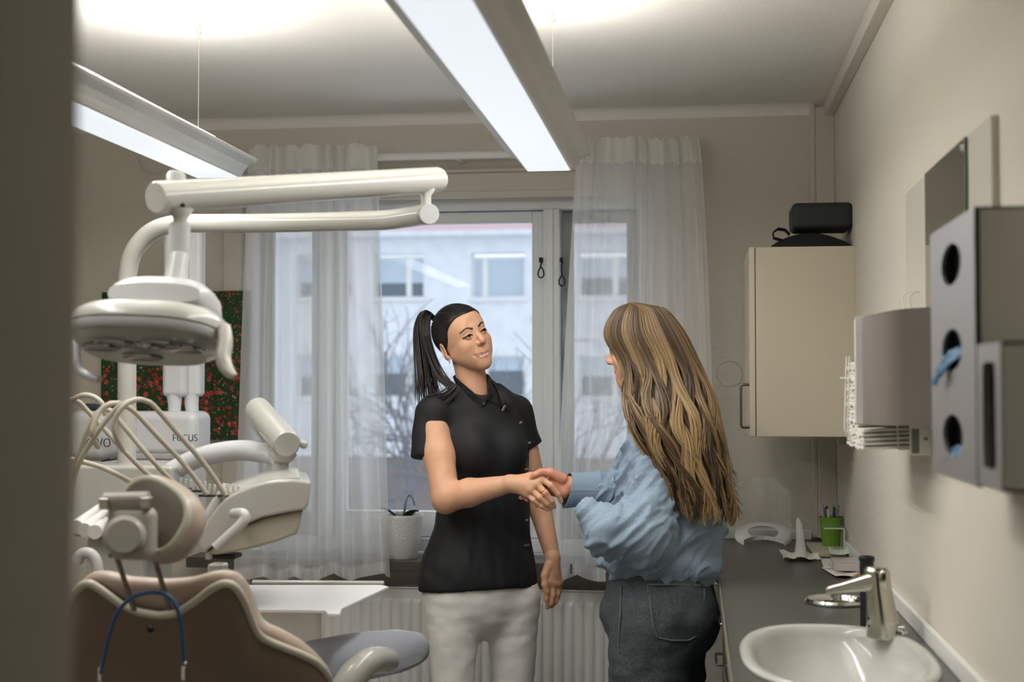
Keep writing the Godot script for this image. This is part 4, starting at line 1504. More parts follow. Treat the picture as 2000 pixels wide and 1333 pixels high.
func dental_lamp() -> void:
	var foot := px(248, 910, 3.85)
	var t := thing("dental_lamp", "cream dental operating lamp on two jointed tubular arms", "dental lamp", Vector3(foot.x, 0, foot.z))
	var cr: StandardMaterial3D = M.dental_cream
	# post, bend and lower arm in one tube
	var b := Mb.new()
	b.tube(bez(pp([[248, 935, 3.85], [248, 820, 3.85], [248, 700, 3.85], [248, 600, 3.85], [249, 540, 3.85], [262, 490, 3.84], [296, 453, 3.83], [345, 438, 3.81], [420, 437, 3.78], [520, 436, 3.73], [620, 434, 3.68], [700, 432, 3.63], [755, 430, 3.59], [795, 425, 3.545], [832, 419, 3.48]]), 120), 0.0268, 24)
	obj("lower_arm", b, cr, t)
	b = Mb.new()
	b.tube(pp([[828, 419, 3.50], [838, 418, 3.465], [839, 418, 3.46]]), [0.0265, 0.0265, 0.0255], 28)
	obj("arm_end_cap", b, M.dental_white, t)
	b = Mb.new()
	b.tube(pp([[832, 412, 3.52], [832, 396, 3.52], [832, 382, 3.52], [832, 374, 3.52], [832, 366, 3.52]]), [0.016, 0.0135, 0.014, 0.022, 0.026], 20)
	obj("elbow_post", b, cr, t)
	b = Mb.new()
	var ua := px(308, 386, 2.72)
	var ub := px(852, 351, 3.56)
	var d := (ub - ua).normalized()
	b.tube([ua - d * 0.006, ua, ua.lerp(ub, 0.33), ua.lerp(ub, 0.66), ub - d * 0.02, ub, ub + d * 0.010, ub + d * 0.013], [0.031, 0.0335, 0.0335, 0.0335, 0.0335, 0.0335, 0.031, 0.026], 32)
	obj("upper_arm", b, cr, t)
	for q in [[357, 402, 2.745], [838, 362, 3.50]]:
		b = Mb.new()
		b.ball(px(q[0], q[1], q[2]), Vector3.ONE * 0.006, 8)
		obj("arm_screw", b, M.iron, t)
	b = Mb.new()
	b.lathe([Vector2(0, 0.03), Vector2(0.014, 0.03), Vector2(0.02, 0.022), Vector2(0.021, 0.0)], Transform3D(Basis(), px(344, 362, 2.80)), 20)
	flip(b)
	obj("top_cap", b, M.dental_white, t)
	# neck
	b = Mb.new()
	b.tube(pp([[353, 408, 2.75], [353, 418, 2.75], [352, 428, 2.75], [352, 440, 2.75]]), [0.026, 0.021, 0.014, 0.014], 20)
	obj("swivel_collar", b, cr, t)
	b = Mb.new()
	b.tube(pp([[351, 436, 2.75], [351, 441, 2.75], [350, 470, 2.75], [349, 512, 2.75]]), [0.018, 0.0222, 0.0225, 0.0225], 24)
	obj("neck_sleeve", b, M.dental_white, t)
	b = Mb.new()
	b.tube(pp([[351, 500, 2.74], [348, 520, 2.73], [344, 546, 2.72], [342, 562, 2.71]]), [0.02, 0.0205, 0.024, 0.026], 20)
	obj("tilt_joint", b, M.dental_white, t)
	# head: stacked rounded shells, long from side to side
	var hc := px(296, 650, 2.70)
	var tilt := Basis(Vector3(0, 0, 1), -0.035) * Basis(Vector3(1, 0, 0), -0.26)
	var sh := func(list: Array, called: String, m: Material) -> MeshInstance3D:
		var rings := []
		for q in list:
			var ring := []
			for k in 48:
				var a := TAU * k / 48
				var e := 2.0 / 2.7
				var c := signf(cos(a)) * pow(absf(cos(a)), e)
				var s := signf(sin(a)) * pow(absf(sin(a)), e)
				ring.append(hc + tilt * Vector3(q[0] + c * q[1], q[2], -s * q[3]))
			rings.append(ring)
		var bb := Mb.new()
		bb.loft(rings)
		return obj(called, bb, m, t)
	sh.call([[0.0, 0.150, -0.022, 0.115], [0.0, 0.157, -0.016, 0.121], [0.0, 0.158, -0.004, 0.122]], "lower_ring", M.dental_white)
	sh.call([[0.0, 0.153, -0.004, 0.117], [0.0, 0.153, 0.0, 0.117]], "seam", M.dental_grey)
	sh.call([[0.0, 0.158, 0.0, 0.122], [0.0, 0.158, 0.010, 0.122], [0.002, 0.152, 0.026, 0.116], [0.004, 0.138, 0.038, 0.10], [0.006, 0.12, 0.043, 0.085]], "upper_shell", cr)
	# saddle above the shell
	b = Mb.new()
	var rows := []
	for j in 9:
		var zz := lerpf(0.07, -0.07, j / 8.0)
		var ring := []
		for k in 28:
			var a := TAU * k / 28
			var x := 0.022 + cos(a) * 0.105 * (1.0 - 0.08 * pow(absf(zz) / 0.07, 2.0))
			var y := 0.06 + (0.05 if sin(a) > 0 else 0.035) * signf(sin(a)) * pow(absf(sin(a)), 0.55) * sqrt(maxf(0.06, 1.0 - pow(zz / 0.075, 4.0)))
			ring.append(hc + tilt * Vector3(x, y, zz))
		rows.append(ring)
	b.loft(rows)
	flip_if_inside(b)
	obj("saddle", b, M.dental_white, t)
	# reflectors
	var gl := mat("reflector", rgb8(150, 152, 152), 0.12, 0.85)
	sh.call([[-0.01, 0.125, -0.045, 0.09], [-0.005, 0.14, -0.034, 0.104], [0.0, 0.148, -0.021, 0.113]], "lamp_window", mat("lamp_window", rgb8(168, 168, 162), 0.15))
	for q in [[-0.085, 0.045], [0.01, 0.06], [0.095, 0.05], [-0.04, 0.075], [0.055, 0.078], [-0.02, -0.02]]:
		b = Mb.new()
		b.lathe([Vector2(0.0, 0.006), Vector2(0.02, 0.004), Vector2(0.034, -0.002), Vector2(0.038, -0.004), Vector2(0.040, 0.0)], Transform3D(tilt, hc + tilt * Vector3(q[0], -0.0465 + 0.0 * q[1], q[1])), 28, 1.1, 0.62)
		obj("reflector", b, gl, t)
	# grips at both sides
	b = Mb.new()
	b.tube(bez(pp([[437, 640, 2.66], [440, 668, 2.64], [436, 700, 2.62], [444, 722, 2.61], [458, 736, 2.60]]), 20), [0.0135, 0.014, 0.0145, 0.0145, 0.015, 0.015, 0.0155, 0.0155, 0.0155, 0.0155, 0.015, 0.015, 0.0145, 0.014, 0.0135, 0.013, 0.012, 0.011, 0.0095, 0.008, 0.005], 16)
	obj("grip", b, M.dental_grey, t)
	b = Mb.new()
	b.tube(bez(pp([[150, 668, 2.72], [150, 700, 2.70], [160, 728, 2.69], [194, 742, 2.68]]), 16), 0.0085, 14)
	obj("grip", b, M.dental_white, t)

func xray_unit() -> void:
	var z := 4.62
	var wm := mat("xray_white", rgb8(224, 225, 228), 0.28)
	var foot := px(341, 900, z)
	var t := thing("xray_unit", "white folded wall x-ray arm with a boxy head", "x-ray unit", Vector3(foot.x, px(300, 900, z).y, foot.z))
	# two folded beams
	var bar := func(u0: float, u1: float, v0: float, v1: float, zz: float, dep: float, r: float, called: String) -> void:
		var a := px(u0, v0, zz)
		var c := px(u1, v1, zz)
		var b := Mb.new()
		b.box(Vector3((a.x + c.x) * 0.5, (a.y + c.y) * 0.5, -zz - dep * 0.5), Vector3(c.x - a.x, a.y - c.y, dep), r, 3)
		obj(called, b, wm, t)
	bar.call(317.0, 361.0, 440.0, 776.0, z - 0.06, 0.075, 0.02, "front_beam")
	bar.call(362.0, 390.0, 440.0, 775.0, z - 0.02, 0.06, 0.015, "rear_beam")
	bar.call(360.0, 378.0, 745.0, 800.0, z, 0.05, 0.008, "rear_joint")
	var b := Mb.new()
	b.tube(pp([[341, 770, z - 0.03], [341, 785, z - 0.03], [341, 797, z - 0.03], [341, 812, z - 0.03]]), [0.027, 0.024, 0.0215, 0.0225], 24)
	obj("neck", b, wm, t)
	b = Mb.new()
	b.tube(pp([[374, 772, z], [374, 790, z], [376, 810, z], [377, 870, z]]), [0.026, 0.024, 0.022, 0.022], 20)
	obj("rear_post", b, wm, t)
	bar.call(380.0, 388.0, 840.0, 855.0, z - 0.04, 0.03, 0.004, "button")
	# the wide head with its name
	var a0 := px(236, 804, z - 0.12)
	var c0 := px(383, 893, z - 0.12)
	b = Mb.new()
	b.box(Vector3((a0.x + c0.x) * 0.5, (a0.y + c0.y) * 0.5, -(z - 0.04)), Vector3(c0.x - a0.x, a0.y - c0.y, 0.16), 0.03, 4)
	obj("control_head", b, wm, t)
	b = boxes([[Vector3(a0.x + 0.02, c0.y - 0.012, -(z + 0.02)), Vector3(c0.x - 0.01, c0.y + 0.012, -(z - 0.115))]], 0.008, 2)
	obj("head_base", b, M.dental_white, t)
	text_mesh("FOCUS", 0.030, px(361.5, 856, z - 0.1206), mat("lettering", rgb8(70, 72, 76), 0.6), t)
	# tube housing left of it, with a navy cushion ring
	b = Mb.new()
	var k0 := px(128, 803, z - 0.3)
	var k1 := px(206, 902, z - 0.3)
	b.box(Vector3((k0.x + k1.x) * 0.5, (k0.y + k1.y) * 0.5, -(z - 0.22)), Vector3(k1.x - k0.x, k0.y - k1.y, 0.16), 0.035, 4)
	obj("tube_housing", b, M.dental_white, t)
	text_mesh("KAVO", 0.038, px(190, 866, z - 0.301), mat("lettering_black", rgb8(38, 38, 40), 0.6), t)
	b = Mb.new()
	b.tube(bez(pp([[168, 796, z - 0.24], [196, 800, z - 0.24], [209, 830, z - 0.24], [211, 870, z - 0.24], [203, 912, z - 0.24]]), 24), 0.0125, 12)
	obj("cushion_ring", b, mat("navy", rgb8(36, 44, 62), 0.6), t)
	b = Mb.new()
	var q0 := px(208, 830, z - 0.16)
	var q1 := px(224, 912, z - 0.16)
	b.box(Vector3((q0.x + q1.x) * 0.5, (q0.y + q1.y) * 0.5, -(z - 0.14)), Vector3(q1.x - q0.x, q0.y - q1.y, 0.05), 0.006)
	obj("blue_guard", b, mat("steel_blue", rgb8(88, 116, 142), 0.5), t)
	# bracket to the window wall
	b = Mb.new()
	b.tube(pp([[350, 500, z + 0.02], [350, 500, BACK]]), 0.04, 20)
	obj("wall_arm", b, wm, t)

func delivery_unit() -> void:
	# column with the spittoon side: the cream body under the lamp post
	var c0 := px(140, 909, 3.72)
	var c1 := px(336, 1052, 3.72)
	var t := thing("dental_unit_base", "cream dental unit body carrying the lamp post", "dental unit", Vector3((c0.x + c1.x) * 0.5, 0, -3.85))
	var b := Mb.new()
	b.box(Vector3((c0.x + c1.x) * 0.5, (c0.y + c1.y) * 0.5, -3.86), Vector3(c1.x - c0.x, c0.y - c1.y, 0.28), 0.012, 2)
	obj("body", b, M.dental_cream, t)
	b = Mb.new()
	b.box(Vector3((c0.x + c1.x) * 0.5 - 0.04, c1.y * 0.5, -3.88), Vector3((c1.x - c0.x) * 0.6, c1.y, 0.22), 0.02, 2)
	obj("foot", b, M.dental_cream, t)
	# a rounded white pipe end standing by the column
	b = Mb.new()
	b.tube(bez(pp([[192, 1140, 3.3], [190, 1110, 3.3], [184, 1090, 3.3], [172, 1081, 3.3], [158, 1084, 3.3], [150, 1098, 3.3]]), 24), 0.0145, 16)
	obj("cup_filler", b, M.dental_white, t)
	# the white handpiece fan on the left
	for k in 3:
		b = Mb.new()
		var p: Array = [[198, 988, 3.2], [205, 1000, 3.2], [205, 1015, 3.2]][k]
		var q: Array = [[150, 1030, 3.05], [165, 1036, 3.05], [185, 1040, 3.05]][k]
		b.tube(pp([p, q]), [0.008, 0.017], 12)
		obj("suction_holder", b, M.plastic_white, t)

	# delivery head: side outline read off the photograph, drawn as a slab running away from the eye
	var zf := 3.22
	var org := px(480, 1000, zf)
	var u := thing("delivery_unit", "cream instrument delivery unit with hose holders and a grip", "dental unit", Vector3(org.x, org.y - 0.1, org.z))
	var outl := func(list: Array) -> PackedVector2Array:
		var poly := PackedVector2Array()
		for q in list:
			var p := px(q[0], q[1], zf) - org
			poly.append(Vector2(p.x, p.y))
		return poly
	# the slab runs back and towards the left
	var away := Vector3(-0.30, 0.0, -0.95).normalized()
	var tf := Transform3D(Basis(Vector3(1, 0, 0), Vector3(0, 1, 0), -away), org + away * 0.36)
	b = Mb.new()
	b.prism(outl.call([[398, 1080], [440, 1050], [470, 1030], [510, 1013], [550, 1004], [597, 996], [603, 984], [606, 960], [607, 943], [592, 939], [570, 937], [545, 938], [520, 942], [495, 949], [470, 959], [450, 968], [436, 978], [422, 995], [408, 1014], [381, 1062]]), 0.36, tf, 0.006)
	obj("upper_shell", b, M.dental_cream, u)
	b = Mb.new()
	b.prism(outl.call([[402, 1082], [445, 1052], [475, 1032], [512, 1015], [552, 1006], [592, 999], [586, 1030], [579, 1046], [548, 1058], [500, 1072], [450, 1082], [420, 1086]]), 0.33, Transform3D(tf.basis, org + away * 0.345), 0.006)
	obj("lower_shell", b, mat("dental_taupe", rgb8(172, 168, 152), 0.35), u)
	# top deck that carries the hose rests
	b = Mb.new()
	var rows := []
	for j in 7:
		var s := j / 6.0
		var row := []
		for i in 9:
			var r := i / 8.0
			var p := px(lerpf(432, 585, r), lerpf(976, 938, sin(r * PI * 0.5)), zf) + away * (0.02 + 0.36 * s)
			row.append(p + Vector3(0, 0.004 + 0.012 * sin(PI * s), 0))
		rows.append(row)
	b.sheet(rows, 0.006)
	obj("deck", b, M.dental_cream, u)
	# sloping front rests
	b = Mb.new()
	for k in 4:
		var s := 0.04 + k * 0.085
		var p0 := px(436, 968, zf) + away * s
		var p1 := px(384, 1056, zf) + away * s
		b.tube([p0 + Vector3(0, 0.004, 0), p1 + Vector3(-0.004, 0.0, 0)], [0.011, 0.016], 14)
	obj("instrument_rest", b, M.dental_white, u)
	# forked hose clips and their dark slots
	for q in [[400, 962, 3.30], [436, 962, 3.25], [345, 950, 3.42], [372, 953, 3.36]]:
		var p := px(q[0], q[1], q[2])
		b = Mb.new()
		b.box(p + Vector3(0.012, -0.008, 0.0), Vector3(0.05, 0.006, 0.022), 0.002)
		obj("slot", b, M.black_plastic, u)
		b = Mb.new()
		for k in 3:
			b.box(p + Vector3(0.012 + 0.012 * k, 0.006, -0.004 * k), Vector3(0.0045, 0.03 - 0.005 * k, 0.014), 0.002)
		obj("hose_clip", b, M.dental_cream, u)
	# grip bar
	b = Mb.new()
	b.tube(bez(pp([[457, 1004, 3.20], [468, 1003, 3.165], [476, 1005, 3.15], [478, 1014, 3.145], [468, 1028, 3.14], [444, 1050, 3.135], [421, 1071, 3.13]]), 40), 0.0125, 20)
	obj("grip", b, M.dental_white, u)
	b = Mb.new()
	b.box(px(408, 1085, 3.25), Vector3(0.012, 0.02, 0.02), 0.003)
	obj("foot_peg", b, M.dental_white, u)
	b = Mb.new()
	b.box(px(440, 1086, 3.36), Vector3(0.07, 0.012, 0.06), 0.004)
	obj("pivot_plate", b, M.black_plastic, u)
	# post, clamp drum and its knob
	b = Mb.new()
	b.tube(pp([[550, 940, 3.42], [550, 915, 3.42], [550, 895, 3.43]]), [0.019, 0.0185, 0.02], 20)
	obj("post", b, M.dental_cream, u)
	b = Mb.new()
	b.tube(pp([[553, 886, 3.42], [558, 878, 3.41], [551, 890, 3.42], [549, 902, 3.42]]), [0.03, 0.032, 0.032, 0.022], 20)
	obj("clamp", b, M.dental_cream, u)
	b = Mb.new()
	var da := px(560, 868, 3.36)
	var db := px(502, 799, 3.62)
	var dd := (db - da).normalized()
	b.tube([da - dd * 0.002, da, da + dd * 0.004, da.lerp(db, 0.5), db - dd * 0.012, db, db + dd * 0.006], [0.031, 0.0345, 0.0355, 0.0355, 0.035, 0.030, 0.02], 32)
	obj("drum", b, M.dental_cream, u)
	b = Mb.new()
	b.ball(px(593, 869, 3.42), Vector3(0.011, 0.011, 0.009), 14)
	b.tube(pp([[593, 869, 3.42], [578, 870, 3.42]]), 0.005, 8)
	obj("knob", b, M.dental_grey, u)
	# balanced arm behind, to the column
	b = Mb.new()
	b.tube(bez(pp([[330, 925, 3.80], [375, 900, 3.78], [420, 886, 3.74], [470, 880, 3.70], [515, 884, 3.62], [545, 890, 3.50]]), 40), 0.0285, 24)
	obj("balance_arm", b, mat("arm_gloss", rgb8(212, 214, 216), 0.15), u)
	b = Mb.new()
	b.tube(pp([[545, 884, 3.60], [500, 820, 3.66]]), [0.024, 0.022], 16)
	obj("arm_yoke", b, M.dental_cream, u)
	# hoses
	var hm := mat("hose", rgb8(176, 168, 152), 0.5)
	for list in [
		[[441, 968, 3.24], [400, 908, 3.2], [350, 850, 3.15], [302, 795, 3.1], [285, 784, 3.08], [268, 781, 3.06], [250, 787, 3.04], [234, 802, 3.03], [224, 824, 3.03], [226, 852, 3.04], [240, 880, 3.10]],
		[[404, 966, 3.29], [360, 908, 3.25], [310, 855, 3.2], [270, 812, 3.16], [252, 797, 3.14], [232, 789, 3.12], [213, 790, 3.10], [195, 804, 3.09], [184, 828, 3.08], [180, 851, 3.08], [192, 874, 3.12]],
		[[352, 953, 3.4], [326, 930, 3.36], [292, 893, 3.32], [262, 858, 3.3], [236, 826, 3.28], [222, 806, 3.27], [206, 800, 3.26]],
		[[318, 950, 3.44], [277, 916, 3.4], [238, 876, 3.36], [198, 832, 3.34], [172, 804, 3.33], [154, 786, 3.32], [138, 780, 3.32]],
		[[262, 783, 3.08], [236, 792, 3.08], [212, 816, 3.08], [188, 848, 3.08], [168, 880, 3.09], [152, 912, 3.10], [142, 950, 3.12], [136, 1000, 3.14]],
		[[236, 787, 3.12], [212, 792, 3.12], [192, 806, 3.11], [176, 832, 3.11], [162, 866, 3.12], [150, 902, 3.13], [142, 940, 3.15], [132, 990, 3.17]],
		[[130, 792, 3.3], [145, 779, 3.3], [166, 772, 3.3], [186, 777, 3.3], [200, 790, 3.3], [206, 812, 3.31]],
		[[140, 897, 3.2], [164, 903, 3.2], [200, 914, 3.2], [230, 928, 3.2], [262, 945, 3.24]]]:
		b = Mb.new()
		b.tube(bez(pp(list), list.size() * 7), 0.0063, 12)
		obj("hose", b, hm, u)

	# bracket tray with a turned-up rim
	var ty := 0.955
	var tr := thing("bracket_tray", "flat white bracket tray beside the dental chair", "tray", pxy(600, 1170, ty))
	var poly := PackedVector2Array()
	for q in [[452, 1143], [745, 1143], [759, 1146], [668, 1188], [664, 1199], [640, 1199], [634, 1192], [440, 1190]]:
		var p := pxy(q[0], q[1], ty)
		poly.append(Vector2(p.x, p.z))
	b = Mb.new()
	b.prism(poly, 0.009, Transform3D(Basis(Vector3.RIGHT, Vector3.BACK, Vector3.DOWN), Vector3(0, ty + 0.0, 0)), 0.002)
	obj("plate", b, M.plastic_white, tr)
	b = Mb.new()
	b.tube(pp([[494, 1139, 3.78], [750, 1141, 3.78]]), 0.008, 12)
	obj("rear_rail", b, M.dental_cream, tr)
	b = Mb.new()
	var a0 := pxy(461, 1150, ty - 0.02)
	b.box(Vector3(a0.x, ty + 0.01, -3.62), Vector3(0.045, 0.12, 0.05), 0.008, 2)
	b.box(Vector3(a0.x, 0.5, -3.64), Vector3(0.05, 0.9, 0.05), 0.008, 2)
	obj("support", b, M.dental_cream, tr)

func dental_chair() -> void:
	var z := 2.72
	var base := px(390, 1330, 3.4)
	var t := thing("dental_chair", "dental chair seen from behind, taupe shell and pinkish headrest", "dental chair", Vector3(base.x, 0, base.z))
	var shell := mat("chair_shell", rgb8(122, 104, 88), 0.45)
	var pad := mat("chair_pad", rgb8(186, 168, 154), 0.42)
	mat("chair_rim", rgb8(196, 190, 172), 0.35)
	# back shell: its upper edge dips in the middle
	var top := [[120, 1215], [140, 1175], [152, 1152], [164, 1141], [178, 1141], [200, 1156], [235, 1182], [270, 1197], [310, 1204], [345, 1200], [380, 1178], [410, 1154], [432, 1142], [450, 1141], [464, 1152], [476, 1174], [486, 1200], [494, 1226], [510, 1247], [535, 1259], [584, 1278], [615, 1293], [634, 1310], [646, 1336], [652, 1400]]
	var rows := []
	var rim := []
	var nt := 12
	for j in nt + 1:
		var row := []
		for i in 61:
			var u := lerpf(112, 650, i / 60.0)
			var v0 := smooth_tab(top, u, 5.0)
			var s := (u - 330.0) / 330.0
			var t2 := j / float(nt)
			var v := lerpf(v0, 1480, t2)
			var zz := z + 0.11 * s * s + 0.26 * (v - 1140.0) / 300.0 - 0.05 * sin(PI * minf(1.0, t2 * 2.0) * 0.5)
			row.append(px(u, v, zz))
			if j == 0: rim.append(px(u, v - 1, zz))
		rows.append(row)
	rows.reverse()
	var b := Mb.new()
	b.sheet(rows, 0.012)
	obj("back_shell", b, shell, t)
	b = Mb.new()
	b.tube(rim, 0.0085, 12)
	obj("shell_rim", b, M.chair_rim, t)
	# upholstery in front of the shell (further from the eye), a soft roll along its top
	var topc := [[120, 1190], [140, 1160], [155, 1130], [174, 1119], [198, 1119], [242, 1130], [317, 1135], [368, 1131], [410, 1119], [432, 1117], [452, 1122], [468, 1138], [482, 1172], [492, 1205], [510, 1222], [540, 1235], [575, 1255], [605, 1280], [628, 1305], [640, 1335], [648, 1400]]
	rows = []
	for i in 57:
		var u := lerpf(125, 645, i / 56.0)
		var s := (u - 330.0) / 330.0
		var zz := z + 0.11 * s * s + 0.004
		var v0 := smooth_tab(topc, u, 5.0)
		var p := px(u, v0, zz + 0.03 + 0.26 * (v0 - 1140.0) / 300.0)
		var q := px(u, 1480, zz + 0.03 + 0.26)
		var dn := (q - p).normalized()
		var nf := Vector3(0, 0, -1)
		var ring := []
		for k in 9:
			var a := PI * k / 8.0
			ring.append(p + dn * (0.03 - 0.03 * sin(a)) + nf * (0.032 - 0.032 * cos(a)))
		ring.append(q + nf * 0.07)
		ring.append(q)
		rows.append(ring)
	b = Mb.new()
	b.loft(rows)
	flip_if_inside(b)
	obj("backrest_pad", b, pad, t)
	b = Mb.new()
	b.ball(px(294, 1230, 2.74), Vector3(0.008, 0.007, 0.006), 12)
	obj("shell_screw", b, M.iron, t)
	# headrest
	var hc := px(292, 1006, 2.62)
	var bas := Basis(Vector3(0, 0, 1), -0.42) * Basis(Vector3(0, 1, 0), -0.38) * Basis(Vector3(1, 0, 0), -0.22)
	var disc := func(list: Array, called: String, m: Material) -> void:
		var rr := []
		for q in list:
			var ring := []
			for k in 44:
				var a := TAU * k / 44
				var e := 2.0 / 2.5
				var c := signf(cos(a)) * pow(absf(cos(a)), e)
				var s := signf(sin(a)) * pow(absf(sin(a)), e)
				ring.append(hc + bas * Vector3(c * q[0], s * q[1], q[2]))
			rr.append(ring)
		var bb := Mb.new()
		bb.loft(rr)
		flip_if_inside(bb)
		obj(called, bb, m, t)
	disc.call([[0.04, 0.03, -0.085], [0.07, 0.055, -0.08], [0.092, 0.073, -0.062], [0.1, 0.08, -0.04], [0.099, 0.079, -0.02], [0.094, 0.074, -0.008]], "headrest_pad", pad)
	disc.call([[0.094, 0.074, -0.010], [0.093, 0.073, -0.001], [0.088, 0.068, 0.003], [0.083, 0.063, 0.003], [0.08, 0.06, 0.0]], "headrest_rim", M.chair_rim)
	disc.call([[0.084, 0.064, -0.002], [0.082, 0.062, 0.0015], [0.05, 0.04, 0.004]], "headrest_plate", mat("plate_dark", rgb8(104, 96, 84), 0.5))
	# hinge block, round adjuster and cross bar
	b = Mb.new()
	b.box(px(262, 1042, 2.56), Vector3(0.088, 0.102, 0.05), 0.02, 3)
	obj("hinge_block", b, M.dental_grey, t)
	b = Mb.new()
	b.tube(pp([[248, 976, 2.55], [205, 977, 2.55]]), [0.0145, 0.0145], 18)
	b.tube(pp([[248, 976, 2.55], [290, 975, 2.55]]), [0.0145, 0.0145], 18)
	b.box(px(248, 1000, 2.56), Vector3(0.07, 0.05, 0.03), 0.01, 2)
	obj("hinge_bar", b, M.dental_grey, t)
	for q in [[207, 984], [287, 982]]:
		b = Mb.new()
		b.box(px(q[0], q[1], 2.545), Vector3(0.02, 0.022, 0.026), 0.003)
		obj("hinge_bolt", b, M.steel, t)
	b = Mb.new()
	b.tube(pp([[247, 1046, 2.56], [243, 1048, 2.515], [242, 1048, 2.505], [242, 1048, 2.501]]), [0.041, 0.04, 0.037, 0.031], 32)
	obj("adjuster_knob", b, M.dental_grey, t)
	# two steel rods down into the shell
	for q in [[[226, 1082, 2.60], [262, 1192, 2.70]], [[299, 1080, 2.60], [331, 1190, 2.70]]]:
		b = Mb.new()
		b.tube(pp(q), 0.0055, 12)
		b.tube(pp([[q[0][0] - 12, q[0][1] + 2, 2.60], [q[0][0] + 6, q[0][1], 2.60]]), 0.0065, 10)
		obj("headrest_rod", b, mat("rod_steel", rgb8(150, 130, 118), 0.25, 1.0), t)
	b = Mb.new()
	b.ball(px(305, 1077, 2.58), Vector3.ONE * 0.0075, 12)
	obj("lock_pin", b, M.chrome, t)
	# blue bib cord with clips
	b = Mb.new()
	b.tube(bez(pp([[197, 1316, 2.70], [206, 1272, 2.66], [220, 1218, 2.64], [236, 1188, 2.63], [258, 1168, 2.62], [280, 1160, 2.62], [306, 1158, 2.62], [330, 1166, 2.62], [346, 1190, 2.63], [354, 1228, 2.65], [357, 1270, 2.68], [359, 1312, 2.71]]), 60), 0.0042, 10)
	var cord := thing("bib_cord", "blue bib cord hung round the headrest rods", "cord", px(290, 1300, 2.7))
	obj("cord", b, mat("cord_blue", rgb8(48, 88, 136), 0.5), cord)
	for q in [[196, 1318], [359, 1316]]:
		b = Mb.new()
		b.box(px(q[0], q[1], 2.70), Vector3(0.009, 0.03, 0.007), 0.002)
		b.ball(px(q[0] + 3, q[1] - 20, 2.69), Vector3.ONE * 0.004, 8)
		obj("clip", b, M.chrome, cord)
	# seat and leg rest beyond the back, and the curled arm rest
	var seat := mat("seat_vinyl", rgb8(176, 180, 190), 0.4)
	rows = []
	for q in [[590, 1296, 3.36, 0.12, 0.05], [650, 1287, 3.48, 0.20, 0.052], [720, 1282, 3.62, 0.23, 0.052], [768, 1280, 3.72, 0.20, 0.046], [800, 1284, 3.78, 0.13, 0.034], [808, 1288, 3.80, 0.06, 0.015]]:
		var p := px(q[0], q[1], q[2])
		var ring := []
		for k in 24:
			var a := TAU * k / 24
			ring.append(p + Vector3(0, signf(sin(a)) * pow(absf(sin(a)), 0.7) * q[4], 0) + Vector3(0.25, 0, -0.968) * (signf(cos(a)) * pow(absf(cos(a)), 0.7) * q[3]))
		rows.append(ring)
	b = Mb.new()
	b.loft(rows)
	flip_if_inside(b)
	obj("seat_pad", b, seat, t)
	b = Mb.new()
	b.tube(bez(pp([[648, 1400, 3.30], [676, 1345, 3.31], [698, 1312, 3.33], [722, 1292, 3.36], [748, 1288, 3.42], [762, 1291, 3.47]]), 30), [0.04, 0.04, 0.04, 0.04, 0.04, 0.04, 0.04, 0.039, 0.039, 0.038, 0.038, 0.037, 0.036, 0.036, 0.035, 0.035, 0.034, 0.034, 0.033, 0.033, 0.032, 0.032, 0.031, 0.031, 0.03, 0.03, 0.03, 0.029, 0.029, 0.028, 0.026], 20)
	obj("armrest", b, M.dental_cream, t)
	b = Mb.new()
	b.box(Vector3(px(480, 1300, 3.3).x, 0.32, -3.35), Vector3(0.3, 0.56, 0.34), 0.05, 3)
	b.box(Vector3(px(480, 1300, 3.3).x, 0.03, -3.35), Vector3(0.5, 0.06, 0.7), 0.02, 2)
	obj("pedestal", b, M.dental_cream, t)


